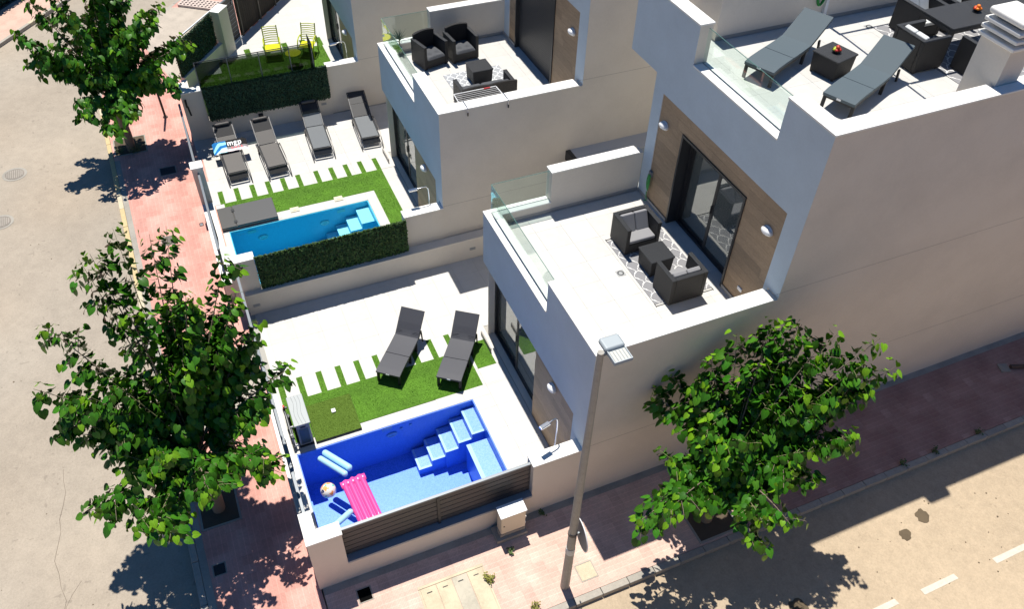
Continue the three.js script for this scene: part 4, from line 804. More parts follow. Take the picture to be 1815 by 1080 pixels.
{ // printed towel laid across the first lounger
  const tx = canvasTex(1024, 420, (x, w, h) => {
    x.fillStyle = '#1b1a1b'; x.fillRect(0, 0, w, h); x.fillStyle = '#8f8789'; x.fillRect(0, h * 0.5, w, h * 0.26); x.fillStyle = '#f0e4ea'; x.fillRect(0, h * 0.74, w, h * 0.26);
    x.fillStyle = '#1673b8'; x.fillRect(0, 0, w * 0.4, h); x.fillStyle = '#9fe8fb'; x.beginPath(); x.moveTo(0, h * 0.55); x.lineTo(w * 0.18, h * 0.1); x.lineTo(w * 0.4, h * 0.1); x.lineTo(w * 0.4, h * 0.3); x.lineTo(w * 0.22, h * 0.32); x.lineTo(0, h * 0.8); x.fill();
    x.fillStyle = '#c4effb'; x.beginPath(); x.moveTo(w * 0.06, h); x.lineTo(w * 0.24, h * 0.52); x.lineTo(w * 0.4, h * 0.5); x.lineTo(w * 0.4, h); x.fill();
    x.fillStyle = '#ffffff'; x.font = 'bold 210px sans-serif'; x.fillText('mgp', w * 0.42, h * 0.42); x.fillStyle = '#f2545c'; x.font = 'bold 110px sans-serif'; x.fillText('S O L S', w * 0.52, h * 0.74);
  });
  const g = new THREE.PlaneGeometry(0.98, 0.42, 40, 24).rotateX(-Math.PI / 2), p = g.attributes.position;
  for (let i = 0; i < p.count; i++) { const ax = Math.abs(p.getX(i)), z = p.getZ(i); const up = z < 0.06 ? (0.06 - z) * 0.42 : 0; p.setY(i, up - (ax > 0.40 ? (ax - 0.40) * 0.5 : 0) + 0.003 * Math.sin(p.getX(i) * 30 + z * 20)); }
  g.computeVertexNormals();
  const o = part(scene, 'towel', g, mat([1, 1, 1], 0.95, { map: tx, side: THREE.DoubleSide }), null, true); o.position.set(0.86, 0.372, -14.16);
  tag(o, 'printed towel with white and red lettering across a framed lounger', 'towel');
}
// ---------------------------------------------------------------- roof terrace set
cubeTable('black wicker cube table between the two roof loungers', [11.43, 6.6, -2.99], 0.24, 0.6, 0.42);
function bowl(label, p, cols) {
  const t = thing('fruit_bowl', label, 'fruit bowl', p);
  part(t, 'bowl', new THREE.LatheGeometry([[0.02, 0], [0.05, 0.004], [0.075, 0.03], [0.09, 0.055], [0.083, 0.055], [0.068, 0.032], [0.0, 0.012]].map(q => new THREE.Vector2(...q)), 24), blackPlastic);
  cols.forEach((c, i) => { const a = i * 2.4, r = i < 5 ? 0.05 : 0.015; part(t, 'fruit', new THREE.SphereGeometry(0.036, 14, 10).scale(1, 0.92, 1).translate(Math.cos(a) * r, (i < 5 ? 0.055 : 0.10) + rr(0, 0.008), Math.sin(a) * r), mat(c, 0.35)); });
}
bowl('bowl of red and green apples on the roof side table', [11.42, 7.02, -2.97], [[0.45, 0.02, 0.015], [0.45, 0.02, 0.015], [0.45, 0.5, 0.02], [0.5, 0.03, 0.015], [0.42, 0.5, 0.03], [0.5, 0.02, 0.01], [0.42, 0.04, 0.01]]);
bowl('bowl of oranges on the roof dining table', [14.58, 7.34, -2.87], [[0.8, 0.16, 0.01], [0.85, 0.22, 0.01], [0.8, 0.12, 0.01], [0.85, 0.2, 0.01], [0.6, 0.05, 0.01], [0.88, 0.25, 0.01], [0.85, 0.18, 0.01]]);
{
  const t = thing('dining_table', 'large black wicker dining table with glass top on the roof terrace', 'table', [13.62, 6.6, -2.88]);
  part(t, 'apron', [RB(0, 2.3, 0.62, 0.70, -0.42, -0.36, 0.01, 1), RB(0, 2.3, 0.62, 0.70, 0.36, 0.42, 0.01, 1), RB(0, 0.06, 0.62, 0.70, -0.36, 0.36, 0.01, 1), RB(2.24, 2.3, 0.62, 0.70, -0.36, 0.36, 0.01, 1)], wicker);
  part(t, 'tabletop', RB(0, 1.1, 0.70, 0.735, -0.42, 0.42, 0.01, 1), wickerTop); part(t, 'tabletop', RB(1.105, 2.3, 0.70, 0.735, -0.42, 0.42, 0.01, 1), wickerTop);
  for (const x of [0.06, 2.24]) for (const z of [-0.36, 0.36]) part(t, 'leg', B(x - 0.04, x + 0.04, 0, 0.62, z - 0.04, z + 0.04), wicker);
}
const dc = { w: 0.76, d: 0.66, h: 0.65, cm: cushionWhite };
armchair('black wicker dining armchair at the table end facing the chaises', [13.19, 6.6, -2.72], Math.PI / 2, 'roof dining armchairs', dc);
armchair('black wicker dining armchair beside the chimney', [14.08, 6.6, -1.98], Math.PI, 'roof dining armchairs', { ...dc, w: 0.7 });
armchair('black wicker dining armchair on the far side of the roof table', [14.1, 6.6, -3.72], 0, 'roof dining armchairs', { ...dc, w: 0.7 });
armchair('black wicker dining armchair beyond the roof table next to the picture edge', [15.0, 6.6, -3.75], 0, 'roof dining armchairs', { ...dc, w: 0.7 });
// ---------------------------------------------------------------- lime garden set of the corner plot
function limeChair(label, p, turn) {
  const t = thing('lime_chair', label, 'garden chair', p, turn, 'lime garden chairs'), a = 0.27;
  for (const s of [-1, 1]) { part(t, 'side_frame', tube([[s * a, 0, 0.26], [s * a, 0.4, 0.22], [s * a, 0.58, 0.1], [s * a, 0.6, -0.15], [s * a, 0.56, -0.3], [s * a, 0, -0.32]], 0.021, 20, 7), lime); part(t, 'back_post', tube([[s * (a - 0.03), 0.36, -0.18], [s * (a - 0.03), 0.7, -0.36], [s * (a - 0.03), 0.95, -0.44]], 0.020, 10, 7), lime); }
  for (let i = 0; i < 8; i++) { const y = 0.46 + i * 0.065, z = -0.24 - i * 0.028; part(t, 'back_slat', tube([[-a + 0.03, y, z], [0, y + 0.005, z - 0.03], [a - 0.03, y, z]], 0.017, 10, 6), lime); }
  part(t, 'seat', RB(-a + 0.02, a - 0.02, 0.36, 0.385, -0.24, 0.25, 0.01, 2), limeDeep); part(t, 'foot_bar', bar([-a, 0.02, 0.25], [a, 0.02, 0.25], 0.02), lime);
  return t;
}
limeChair('lime slatted garden chair on the left, partly in shade', [3.2, 0, -19.65], -0.12);
limeChair('lime slatted garden chair on the right beside the house window', [4.35, 0, -19.45], -0.45);
{
  const t = thing('lime_table', 'round yellow lime garden table between the two lime chairs', 'table', [3.75, 0, -18.9]);
  part(t, 'tabletop', cyl([0, 0.43, 0], [0, 0.45, 0], 0.26, 0.265, 36), limeDeep);
  for (let i = 0; i < 3; i++) { const q = i * 2.09 + 0.4; part(t, 'leg', cyl([Math.cos(q) * 0.17, 0.43, Math.sin(q) * 0.17], [Math.cos(q) * 0.24, 0, Math.sin(q) * 0.24], 0.012), lime); }
}
{ // unseen house added across the wide street to bounce warm light onto side walls
  const t = thing('added_facing_house', 'unseen cream row house added across the wide street for warm bounce', 'house', [0, 0, 12.2]); const m = mat([0.46, 0.40, 0.32], 0.9, { map: stuccoMap });
  part(t, 'wall', B(-3, 34, 0, 6.4, 0, 8), m); part(t, 'roof', B(-3.1, 34.1, 6.4, 6.6, -0.1, 8.1), concrete);
  for (let i = 0; i < 9; i++) for (const y of [0.9, 3.9]) { const w = part(t, 'window', B(-1 + i * 4, 0.4 + i * 4, y, y + 1.4, -0.03, 0), darkAlu); part(w, 'pane', B(-0.93 + i * 4, 0.33 + i * 4, y + 0.07, y + 1.33, -0.036, -0.03), windowGlass); }
  const p = thing('pavement', 'pavement in front of the added row house, outside the picture', null, [0, 0, 0], 0, null, 'structure'); part(p, 'paving', B(-3, 60, -0.3, 0, 10.2, 12.2), paverSouth);
}
// ---------------------------------------------------------------- small things of the near deck
{
  const t = thing('pump_box', 'grey pool pump box with wavy lid and dark recessed door', 'pump box', [0.52, 0, -3.6]);
  part(t, 'cabinet', [RB(-0.13, 0.14, 0.03, 0.72, -0.38, 0.36, 0.012, 1)], mat([0.22, 0.25, 0.27], 0.5));
  const lid = part(t, 'lid', RB(-0.16, 0.17, 0.72, 0.755, -0.41, 0.40, 0.012, 2), mat([0.36, 0.39, 0.40], 0.5));
  for (const x of [-0.07, 0.0, 0.07]) part(lid, 'lid_groove', tube([[x, 0.756, -0.39], [x + 0.02, 0.756, -0.2], [x - 0.02, 0.756, 0.1], [x + 0.015, 0.756, 0.38]], 0.003, 16, 5), mat([0.2, 0.22, 0.23], 0.6));
  part(t, 'door_panel', B(-0.09, 0.10, 0.08, 0.56, 0.361, 0.366), mat([0.035, 0.055, 0.06], 0.35)); part(t, 'door_handle', RB(-0.05, 0.06, 0.60, 0.64, 0.36, 0.375, 0.006, 2), darkAlu);
  part(t, 'base', B(-0.15, 0.16, 0.0, 0.03, -0.4, 0.39), darkAlu);
}
{
  const t = thing('pool_pipework', 'dark pipes with a red valve handle beside the pump box', 'pipes', [0.27, 0, -3.6]);
  const pm = mat([0.07, 0.08, 0.09], 0.35), gm = mat([0.33, 0.34, 0.36], 0.35);
  part(t, 'pipe', tube([[0.06, 0.5, -0.35], [0, 0.5, -0.36], [0, 0.45, -0.2], [0.0, 0.4, 0.1], [0.0, 0.35, 0.35]], 0.028, 24, 10), pm); part(t, 'pipe', [cyl([0.02, 0.12, -0.1], [0.02, 0.12, 0.4], 0.026), cyl([0.02, 0.12, 0.38], [0.10, 0.12, 0.38], 0.026)], gm); part(t, 'filter', cyl([0.02, 0.1, -0.2], [0.02, 0.42, -0.2], 0.055, 0.05, 16), pm);
  part(t, 'pipe', [cyl([0.02, 0.42, 0.12], [0.10, 0.42, 0.12], 0.024), cyl([0.0, 0.02, 0.3], [0.0, 0.4, 0.3], 0.024)], gm); part(t, 'valve_handle', RB(-0.02, 0.02, 0.53, 0.6, -0.37, -0.31, 0.01, 2), redM);
}
const ballTex = canvasTex(512, 256, (x, w, h) => {
  x.fillStyle = '#eeeae4'; x.fillRect(0, 0, w, h); const cols = ['#f0913c', '#f6a24e', '#2fb7a2', '#4cc9b4', '#f3b06a', '#7d86c8', '#29305e', '#e8d9c2'];
  for (let i = 0; i < 46; i++) { x.fillStyle = cols[i % cols.length]; x.globalAlpha = 0.9; x.beginPath(); const cx = rnd() * w, cy = (0.15 + 0.7 * rnd()) * h; for (let k = 0; k < 9; k++) { const a = k / 9 * 6.28, r = 8 + rnd() * 30; x.lineTo(cx + Math.cos(a) * r, cy + Math.sin(a) * r); } x.fill(); } x.globalAlpha = 1;
});
{
  const o = part(scene, 'beach_ball', new THREE.SphereGeometry(0.155, 40, 28).rotateX(0.9).rotateZ(0.5), mat([1, 1, 1], 0.25, { map: ballTex, clearcoat: 0.4 }), null, true);
  o.position.set(0.655, 0.075, -1.95); tag(o, 'inflatable beach ball with orange and teal patches floating in the cobalt pool', 'beach ball');
}
function noodle(label, a, b, r) {
  const t = thing('pool_noodle', label, 'pool float', [0, 0, 0], 0, 'pale blue inflatable tubes'); const A = V(...a), d = V(...b).sub(A), L = d.length();
  const g = new THREE.CapsuleGeometry(r, L - 2 * r, 8, 20), q = new THREE.Quaternion().setFromUnitVectors(V(0, 1, 0), d.clone().normalize()); g.applyQuaternion(q); const m = A.clone().add(d.multiplyScalar(0.5)); g.translate(m.x, m.y, m.z); part(t, 'tube', g, floatBlue);
  return t;
}
noodle('pale blue inflatable tube nearer the beach ball, one of the floating pair', [0.66, -0.02, -2.86], [1.10, -0.02, -2.22], 0.062);
noodle('pale blue inflatable tube nearer the turf, one of the floating pair', [0.78, -0.01, -2.96], [1.22, -0.01, -2.32], 0.07);
noodle('pale blue inflatable tube half sunk between pink mattress and wall', [0.33, -0.14, -1.14], [0.99, 0.01, -1.38], 0.062);
{ // pink air mattress
  const t = thing('air_mattress', 'bright pink inflatable mattress floating in the cobalt pool', 'air mattress', [1.22, -0.02, -1.52], 0.09), W = 0.48, n = 40, L = 1.1;
  const g = new THREE.PlaneGeometry(W, L, n, 30).rotateX(-Math.PI / 2), p = g.attributes.position;
  for (let i = 0; i < p.count; i++) { const u = p.getX(i) / W + 0.5, v = p.getZ(i) / L + 0.5; const e = Math.min(1, Math.max(0, 1 - v) * 12); let y = 0.062 * Math.pow(Math.abs(Math.sin(u * 4 * Math.PI)), 0.55) * Math.sqrt(Math.max(0, e)); y *= Math.min(1, Math.sqrt(Math.max(0, v * 18))); p.setY(i, y); }
  g.computeVertexNormals(); part(t, 'air_tubes', [g, RB(-W / 2, W / 2, -0.03, 0.004, -L / 2, L / 2, 0.012, 2)], pinkVinyl);
  const pg = new THREE.PlaneGeometry(W + 0.04, 0.16, 36, 10).rotateX(-Math.PI / 2), pp = pg.attributes.position; // scalloped pillow
  for (let i = 0; i < pp.count; i++) { const u = pp.getX(i) / (W + 0.04) + 0.5, v = pp.getZ(i) / 0.16 + 0.5; pp.setY(i, 0.05 * Math.pow(Math.max(0, 4 * v * (1 - v)), 0.4) * (0.75 + 0.25 * Math.abs(Math.sin(u * 5 * Math.PI)))); pp.setZ(i, pp.getZ(i) + (v < 0.15 ? 0.018 * Math.sin(u * 7 * Math.PI) : 0)); }
  pg.computeVertexNormals(); part(t, 'pillow', pg.translate(0, 0.004, -L / 2 + 0.03), pinkVinyl);
}
{ // small gecko-like toy seen through the water
  const t = thing('pool_toy', 'small dark green swimming-shape on the cobalt pool floor', 'pool toy', [2.98, -1.195, -1.62]);
  part(t, 'body', tube([[-0.08, 0.006, 0.01], [-0.02, 0.01, 0], [0.05, 0.008, 0.01], [0.12, 0.004, -0.02]], 0.014, 14, 6).scale(1, 0.5, 1), mat([0.01, 0.14, 0.22], 0.6));
  for (const s of [-1, 1]) for (const x of [-0.03, 0.05]) part(t, 'fin', tube([[x, 0.006, 0], [x + 0.02, 0.006, s * 0.05]], 0.007, 4, 5), mat([0.01, 0.14, 0.22], 0.6));
}
function shower(label, p, h, reach, turn) {
  const t = thing('garden_shower', label, 'shower', p, turn, 'garden showers');
  part(t, 'pipe', tube([[0, 0, 0], [0, h * 0.5, 0], [0, h - 0.12, 0], [-0.03, h - 0.02, 0], [-0.12, h, 0], [-reach, h - 0.01, 0]], 0.014, 30, 10), chrome); part(t, 'sleeve', cyl([0, h * 0.4, 0], [0, h * 0.62, 0], 0.02), chrome); part(t, 'shower_head', RB(-reach - 0.2, -reach + 0.02, h - 0.035, h + 0.01, -0.045, 0.045, 0.012, 2), chrome);
}
shower('chrome garden shower against the wood cladding of the near villa', [4.84, 0.0, -0.42], 2.28, 0.22, 0.25);
shower('chrome garden shower at the front wall of the middle villa', [4.96, 0, -8.1], 2.1, 0.30, 0.0);
shower('chrome garden shower at the front wall of the corner villa', [4.96, 0, -15.95], 2.1, 0.30, 0.15);
{ // green hose on the terrace wall
  const t = thing('garden_hose', 'coiled green hose hanging on the wood cladding of the near terrace', 'hose', [8.80, 3.3, -4.40]);
  part(t, 'hanger', B(-0.03, 0.02, 0.62, 0.74, -0.05, 0.05), mat([0.2, 0.21, 0.22], 0.5)); const loops = [];
  for (let k = 0; k < 4; k++) { const z = (k - 1.5) * 0.012, b = 0.26 + rr(-0.05, 0.06), q = 0.03 + 0.008 * k; loops.push(tube([[-0.03, 0.66, z - 0.025], [-0.045, 0.48, z - q], [-0.04, b, z], [-0.055, 0.48, z + q], [-0.035, 0.67, z + 0.025]], 0.0095, 26, 6)); }
  part(t, 'hose_coil', loops, hoseGreen); part(t, 'hose_end', tube([[-0.04, 0.22, 0.0], [-0.04, 0.1, 0.01], [-0.05, 0.03, 0.05], [-0.1, 0.015, 0.03]], 0.011, 14, 6), hoseGreen);
  const t2 = thing('garden_hose', 'coiled green hose on the roof terrace wall at the top edge', 'hose', [12.42, 6.95, -4.78]); const l2 = [];
  for (let k = 0; k < 4; k++) { const z = 0.02 + k * 0.016; l2.push(tube([[-0.06, 0.5, z], [-0.1, 0.25, z], [0, 0.0 + rr(0, 0.05), z], [0.1, 0.25, z], [0.05, 0.5, z]], 0.012, 26, 6)); } part(t2, 'hose_coil', l2, hoseGreen); part(t2, 'hanger', B(-0.05, 0.05, 0.47, 0.56, 0.0, 0.03), greyAlu);
}
function drain(label, x, y, z, s = 0.085) {
  const t = thing('floor_drain', label, 'drain', [x, y, z]); part(t, 'plate', RB(-s, s, -0.004, 0.004, -s, s, 0.002, 1), drainM); const g = [];
  for (let i = 0; i < 18; i++) { const a = i / 18 * 6.283; g.push(B(-0.008, 0.008, 0.004, 0.0055, s * 0.5, s * 0.82).rotateY(a)); } part(t, 'slot', g, blackPlastic);
}
drain('square floor drain beside the near terrace rug', 7.15, TF + 0.001, -2.53); drain('square floor drain on the roof terrace near the dining set', 13.4, 6.601, -4.2);
{ // drying rack hung over the parapet of the middle villa
  const t = thing('drying_rack', 'white wire drying rack with a red mark hooked over the middle parapet', 'drying rack', [6.38, 4.2, -8.32]);
  part(t, 'rack_frame', [tube([[-0.55, 0, 0.22], [-0.53, 0, -0.22]], 0.011, 4, 8), tube([[0.55, 0, 0.22], [0.53, 0, -0.2]], 0.011, 4, 8), tube([[-0.53, 0, -0.22], [0.53, 0, -0.22]], 0.012, 4, 8), tube([[-0.55, 0, 0.22], [0.55, 0, 0.22]], 0.011, 4, 8)], whiteMetal);
  for (let i = 0; i < 5; i++) part(t, 'wire', cyl([-0.54, 0, -0.14 + i * 0.075], [0.54, 0, -0.14 + i * 0.075], 0.005, 0.005, 6), whiteMetal);
  part(t, 'label_band', cyl([0.22, 0, -0.22], [0.38, 0, -0.22], 0.0145), mat([0.6, 0.04, 0.05], 0.5));
  for (const x of [-0.5, 0.5]) part(t, 'hook', tube([[x, 0, 0.2], [x + 0.01, 0.09, 0.26], [x + 0.01, 0.10, 0.45], [x + 0.01, 0.085, 0.585], [x + 0.01, 0.0, 0.60], [x + 0.01, -0.06, 0.6]], 0.011, 24, 8), chrome);
  for (const x of [-0.49, 0.51]) part(t, 'hook_tip', cyl([x, -0.1, 0.6], [x, -0.02, 0.6], 0.016), blackPlastic);
}
{ // potted spiky plant behind the glass of the middle terrace
  const t = thing('potted_plant', 'spiky grey green yucca in a pale pot behind the middle terrace glass', 'plant', [5.72, TF, -12.5]);
  part(t, 'pot', new THREE.LatheGeometry([[0, 0], [0.07, 0], [0.10, 0.17], [0.09, 0.17], [0, 0.14]].map(q => new THREE.Vector2(...q)), 20), mat([0.45, 0.46, 0.44], 0.6)); part(t, 'stem', cyl([0, 0.14, 0], [0.02, 0.45, -0.02], 0.02, 0.015), twigM);
  const blades = []; for (let k = 0; k < 46; k++) { const low = k > 34, b = low ? [0, 0.18, 0] : [0.02, 0.42 + rr(-0.08, 0.08), -0.02], a = rr(0, 6.28), el = low ? rr(-0.2, 0.4) : rr(0.1, 1.3), L = low ? rr(0.14, 0.22) : rr(0.2, 0.34); const e = [b[0] + Math.cos(a) * Math.cos(el) * L, b[1] + Math.sin(el) * L - (low ? 0.05 : 0), b[2] + Math.sin(a) * Math.cos(el) * L]; blades.push(cyl(b, e, 0.011, 0.001, 4)); }
  part(t, 'leaves', blades, mat([0.06, 0.11, 0.075], 0.6));
}
{ // dark slatted pool cover box of the second plot
  const t = thing('pump_pit_cover', 'large flat dark grey pit cover on the deck edge of the turquoise pool', 'cover', [0, 0, 0]);
  part(t, 'box', B(0.04, 1.5, 0.004, 0.09, -11.70, -10.84), mat([0.075, 0.072, 0.065], 0.6)); part(t, 'lid', RB(0.42, 1.51, 0.09, 0.125, -11.72, -10.82, 0.012, 2), mat([0.068, 0.070, 0.073], 0.5)); part(t, 'lid', RB(0.02, 0.405, 0.09, 0.12, -11.72, -10.82, 0.012, 2), mat([0.060, 0.060, 0.060], 0.5));
  for (const z of [-11.5, -11.0]) part(t, 'hinge', B(0.37, 0.46, 0.126, 0.134, z - 0.05, z + 0.05), darkAlu); part(t, 'edge_trim', B(0.02, 1.51, 0.05, 0.088, -10.839, -10.822), mat([0.14, 0.135, 0.125], 0.5));
}
for (const [x, z, l] of [[2.0, -11.08, 'small pale skimmer lid nearer the pit cover of the turquoise pool'], [3.24, -11.12, 'small pale skimmer lid nearer the steps of the turquoise pool']]) { const t = thing('skimmer_lid', l, 'lid', [x, 0, z], 0, 'skimmer lids of the turquoise pool'); part(t, 'lid', RB(-0.12, 0.12, 0.001, 0.02, -0.1, 0.1, 0.006, 1), mat([0.62, 0.56, 0.42], 0.7)); part(t, 'cap', cyl([0, 0.02, 0.0], [0, 0.03, 0], 0.05, 0.05, 20), mat([0.68, 0.6, 0.42], 0.7)); }
for (const [x, z] of [[2.2, -3.41], [2.72, -3.40]]) { const o = part(scene, 'lid_screw', cyl([x, 0.001, z], [x, 0.004, z], 0.012, 0.012, 10), darkCover); tag(o, x < 2.5 ? 'tiny dark screw in the white notch slab nearer the turf lid' : 'tiny dark screw in the white notch slab nearer the pool steps', 'screw'); }
{ // low bench edge beside the window of the middle villa and near window
  for (const [z, l] of [[-4.55, 'thin grey kerb strip beside the near villa window'], [-12.6, 'thin grey kerb strip beside the middle villa window']]) { const o = part(scene, 'edge_strip', B(5.04, 5.07, 0.001, 0.14, z - 0.25, z + 0.35), mat([0.35, 0.33, 0.30], 0.6)); tag(o, l, 'edging'); }
  const t = thing('wall_lamp', 'small black lamp on the white wall between two framed loungers', 'wall lamp', [2.0, 0.42, -15.43]); part(t, 'housing', RB(-0.07, 0.07, 0, 0.1, 0, 0.1, 0.015, 2), blackPlastic); part(t, 'bracket', B(-0.03, 0.03, -0.05, 0, 0, 0.05), blackPlastic);
  const t2 = thing('wall_lamp', 'small black cylinder lamp on the pillar beside the ivy panel', 'wall lamp', [0.22, 1.3, -7.57]); part(t2, 'tube', cyl([0, 0, 0.05], [0, 0.22, 0.05], 0.035), blackPlastic); part(t2, 'bracket', B(-0.02, 0.02, 0.08, 0.14, 0, 0.03), blackPlastic);
  for (const [x, y, z, l] of [[5.85, 0.28, -7.44, 'small grey wall socket plate on the ledge wall near the house'], [0.33, 0.25, -7.44, 'small grey wall socket plate on the ledge wall near the gate'], [3.95, 0.38, -15.43, 'small grey socket plate on the wall behind the loungers']]) { const t3 = thing('socket_plate', l, 'socket', [x, y, z]); part(t3, 'plate', RB(-0.08, 0.08, 0, 0.08, 0, 0.012, 0.004, 1), drainM); part(t3, 'cover', B(-0.05, 0.05, 0.02, 0.06, 0.012, 0.018), mat([0.3, 0.32, 0.33], 0.4)); }
  const t4 = thing('gate_motor', 'black gate closer arm mounted beside the far street gate', 'gate closer', [0.0, 0.9, -15.36]); part(t4, 'arm', bar([0.02, 0.32, 0.02], [0.05, 0.05, 0.06], 0.05), blackPlastic); part(t4, 'plate', RB(-0.03, 0.03, 0.3, 0.55, -0.02, 0.03, 0.008, 1), blackPlastic);
}
// ---------------------------------------------------------------- street furniture
{
  const t = thing('street_lamp', 'tall grey street lamp with flat LED head at the kerb', 'street lamp', [4.17, 0, 1.63]);
  part(t, 'pole', cyl([0, 0, 0], [0.02, 6.5, 0], 0.085, 0.045, 20), mat([0.37, 0.35, 0.31], 0.6, { map: concMap }));
  part(t, 'collar', cyl([0.001, 1.9, 0], [0.003, 1.96, 0], 0.082, 0.082, 20), ironM);
  part(t, 'sticker', cyl([0.002, 1.28, 0], [0.003, 1.45, 0], 0.0835, 0.0825, 20, 1), mat([0.6, 0.6, 0.58], 0.7));
  const h = part(t, 'lamp_head', [RB(0.07, 0.37, 6.46, 6.55, -0.20, 0.03, 0.04, 3), RB(0.09, 0.36, 6.45, 6.50, 0.025, 0.25, 0.012, 2)], mat([0.34, 0.38, 0.40], 0.5, { metalness: 0.1 }));
  for (let i = 0; i < 5; i++) part(h, 'cooling_fin', B(0.118 + i * 0.046, 0.148 + i * 0.046, 6.501, 6.508, 0.05, 0.225), mat([0.55, 0.53, 0.47], 0.6));
  part(h, 'panel_rim', [B(0.092, 0.106, 6.501, 6.515, 0.03, 0.245), B(0.344, 0.358, 6.501, 6.515, 0.03, 0.245), B(0.106, 0.344, 6.501, 6.515, 0.231, 0.245)], mat([0.40, 0.44, 0.46], 0.5));
  part(t, 'arm', cyl([0.02, 6.44, 0], [0.16, 6.48, 0], 0.035, 0.035), greyAlu);
}
{
  const t = thing('road_sign', 'round road sign seen from behind on the street lamp pole', 'road sign', [4.17, 1.85, 1.63]);
  part(t, 'sign_disc', new THREE.CylinderGeometry(0.3, 0.3, 0.006, 40).rotateZ(Math.PI / 2).rotateY(-0.12).translate(0.14, 0.02, 0.05), mat([0.20, 0.21, 0.23], 0.6, { metalness: 0.2 }), 'grey back of the disc');
  part(t, 'sign_rim', new THREE.TorusGeometry(0.297, 0.01, 8, 48).rotateY(Math.PI / 2 - 0.12).translate(0.145, 0.02, 0.05), whiteMetal); part(t, 'bracket', bar([0.06, 0, 0], [0.135, 0, 0.0], 0.03), greyAlu);
}
{
  const t = thing('meter_cabinet', 'cream metal meter cabinet with white roof on a concrete plinth', 'meter cabinet', [3.68, 0, 0.2]);
  part(t, 'plinth', [B(-0.34, 0.28, 0, 0.10, -0.14, 0.19), RB(-0.26, 0.26, 0.10, 0.19, -0.06, 0.13, 0.01, 1)], concrete2);
  part(t, 'body', RB(-0.245, 0.255, 0.20, 0.80, -0.07, 0.12, 0.008, 1), mat([0.66, 0.59, 0.44], 0.5)); part(t, 'door', RB(-0.235, 0.25, 0.22, 0.785, 0.121, 0.135, 0.006, 1), mat([0.68, 0.60, 0.45], 0.5)); part(t, 'lock', cyl([-0.19, 0.48, 0.135], [-0.19, 0.48, 0.143], 0.015), darkAlu);
  part(t, 'roof', bar([0, 0.845, -0.10], [0, 0.81, 0.155], 0.53, 0.028), mat([0.74, 0.76, 0.77], 0.4)); for (const y of [0.30, 0.5, 0.70]) part(t, 'hinge', cyl([0.262, y, 0.11], [0.262, y + 0.05, 0.11], 0.01), whiteMetal);
}
{ const t = thing('street_pole', 'slim dark pole on the pavement behind the far tree', 'pole', [-0.72, 0, -17.1]); part(t, 'shaft', cyl([0, 0, 0], [-0.05, 2.6, -0.1], 0.035, 0.03), blackPlastic); part(t, 'foot', cyl([0, 0, 0], [0, 0.05, 0], 0.08, 0.06), ironM); }
{ const t = thing('fallen_post', 'broken brown post lying on the pavement by the side wall at right', 'post', [16.1, 0, 0.75], -0.35); part(t, 'post', cyl([0, 0.06, 0], [0.9, 0.06, 0], 0.05), mat([0.10, 0.065, 0.05], 0.8)); part(t, 'base_plate', RB(-0.25, -0.02, 0.001, 0.03, -0.12, 0.12, 0.006, 1), concrete2); }
// ---------------------------------------------------------------- trees
const leafGeo = (() => { // heart-shaped leaf, base at origin, tip towards +z, about 10 triangles, folded along the rib
  const half = [[0.0, 0.05], [0.20, -0.07], [0.43, 0.06], [0.50, 0.30], [0.38, 0.62], [0.15, 0.87], [0, 1.0]];
  const yy = (x, z) => 0.42 * Math.abs(x) * (1 - 0.5 * z) - 0.34 * z * z - 0.45 * x * x;
  const P = [], I = []; const add = (x, z) => (P.push(x, yy(x, z), z), P.length / 3 - 1); const rib = [add(0, 0.05), add(0, 0.35), add(0, 0.68), add(0, 1.0)];
  for (const s of [-1, 1]) { const o = half.slice(1, 6).map(([x, z]) => add(s * x, z)); const T = (a, b, c) => s > 0 ? I.push(a, c, b) : I.push(a, b, c); T(rib[0], o[0], rib[1]); T(o[0], o[1], rib[1]); T(o[1], o[2], rib[1]); T(o[2], o[3], rib[1]); T(rib[1], o[3], rib[2]); T(o[3], o[4], rib[2]); T(rib[2], o[4], rib[3]); }
  const g = new THREE.BufferGeometry(); g.setAttribute('position', new THREE.Float32BufferAttribute(P, 3)); const uv = []; for (let i = 0; i < P.length / 3; i++) uv.push(P[3 * i] + 0.5, P[3 * i + 2]); g.setAttribute('uv', new THREE.Float32BufferAttribute(uv, 2)); g.setIndex(I); g.computeVertexNormals(); return g;
})();
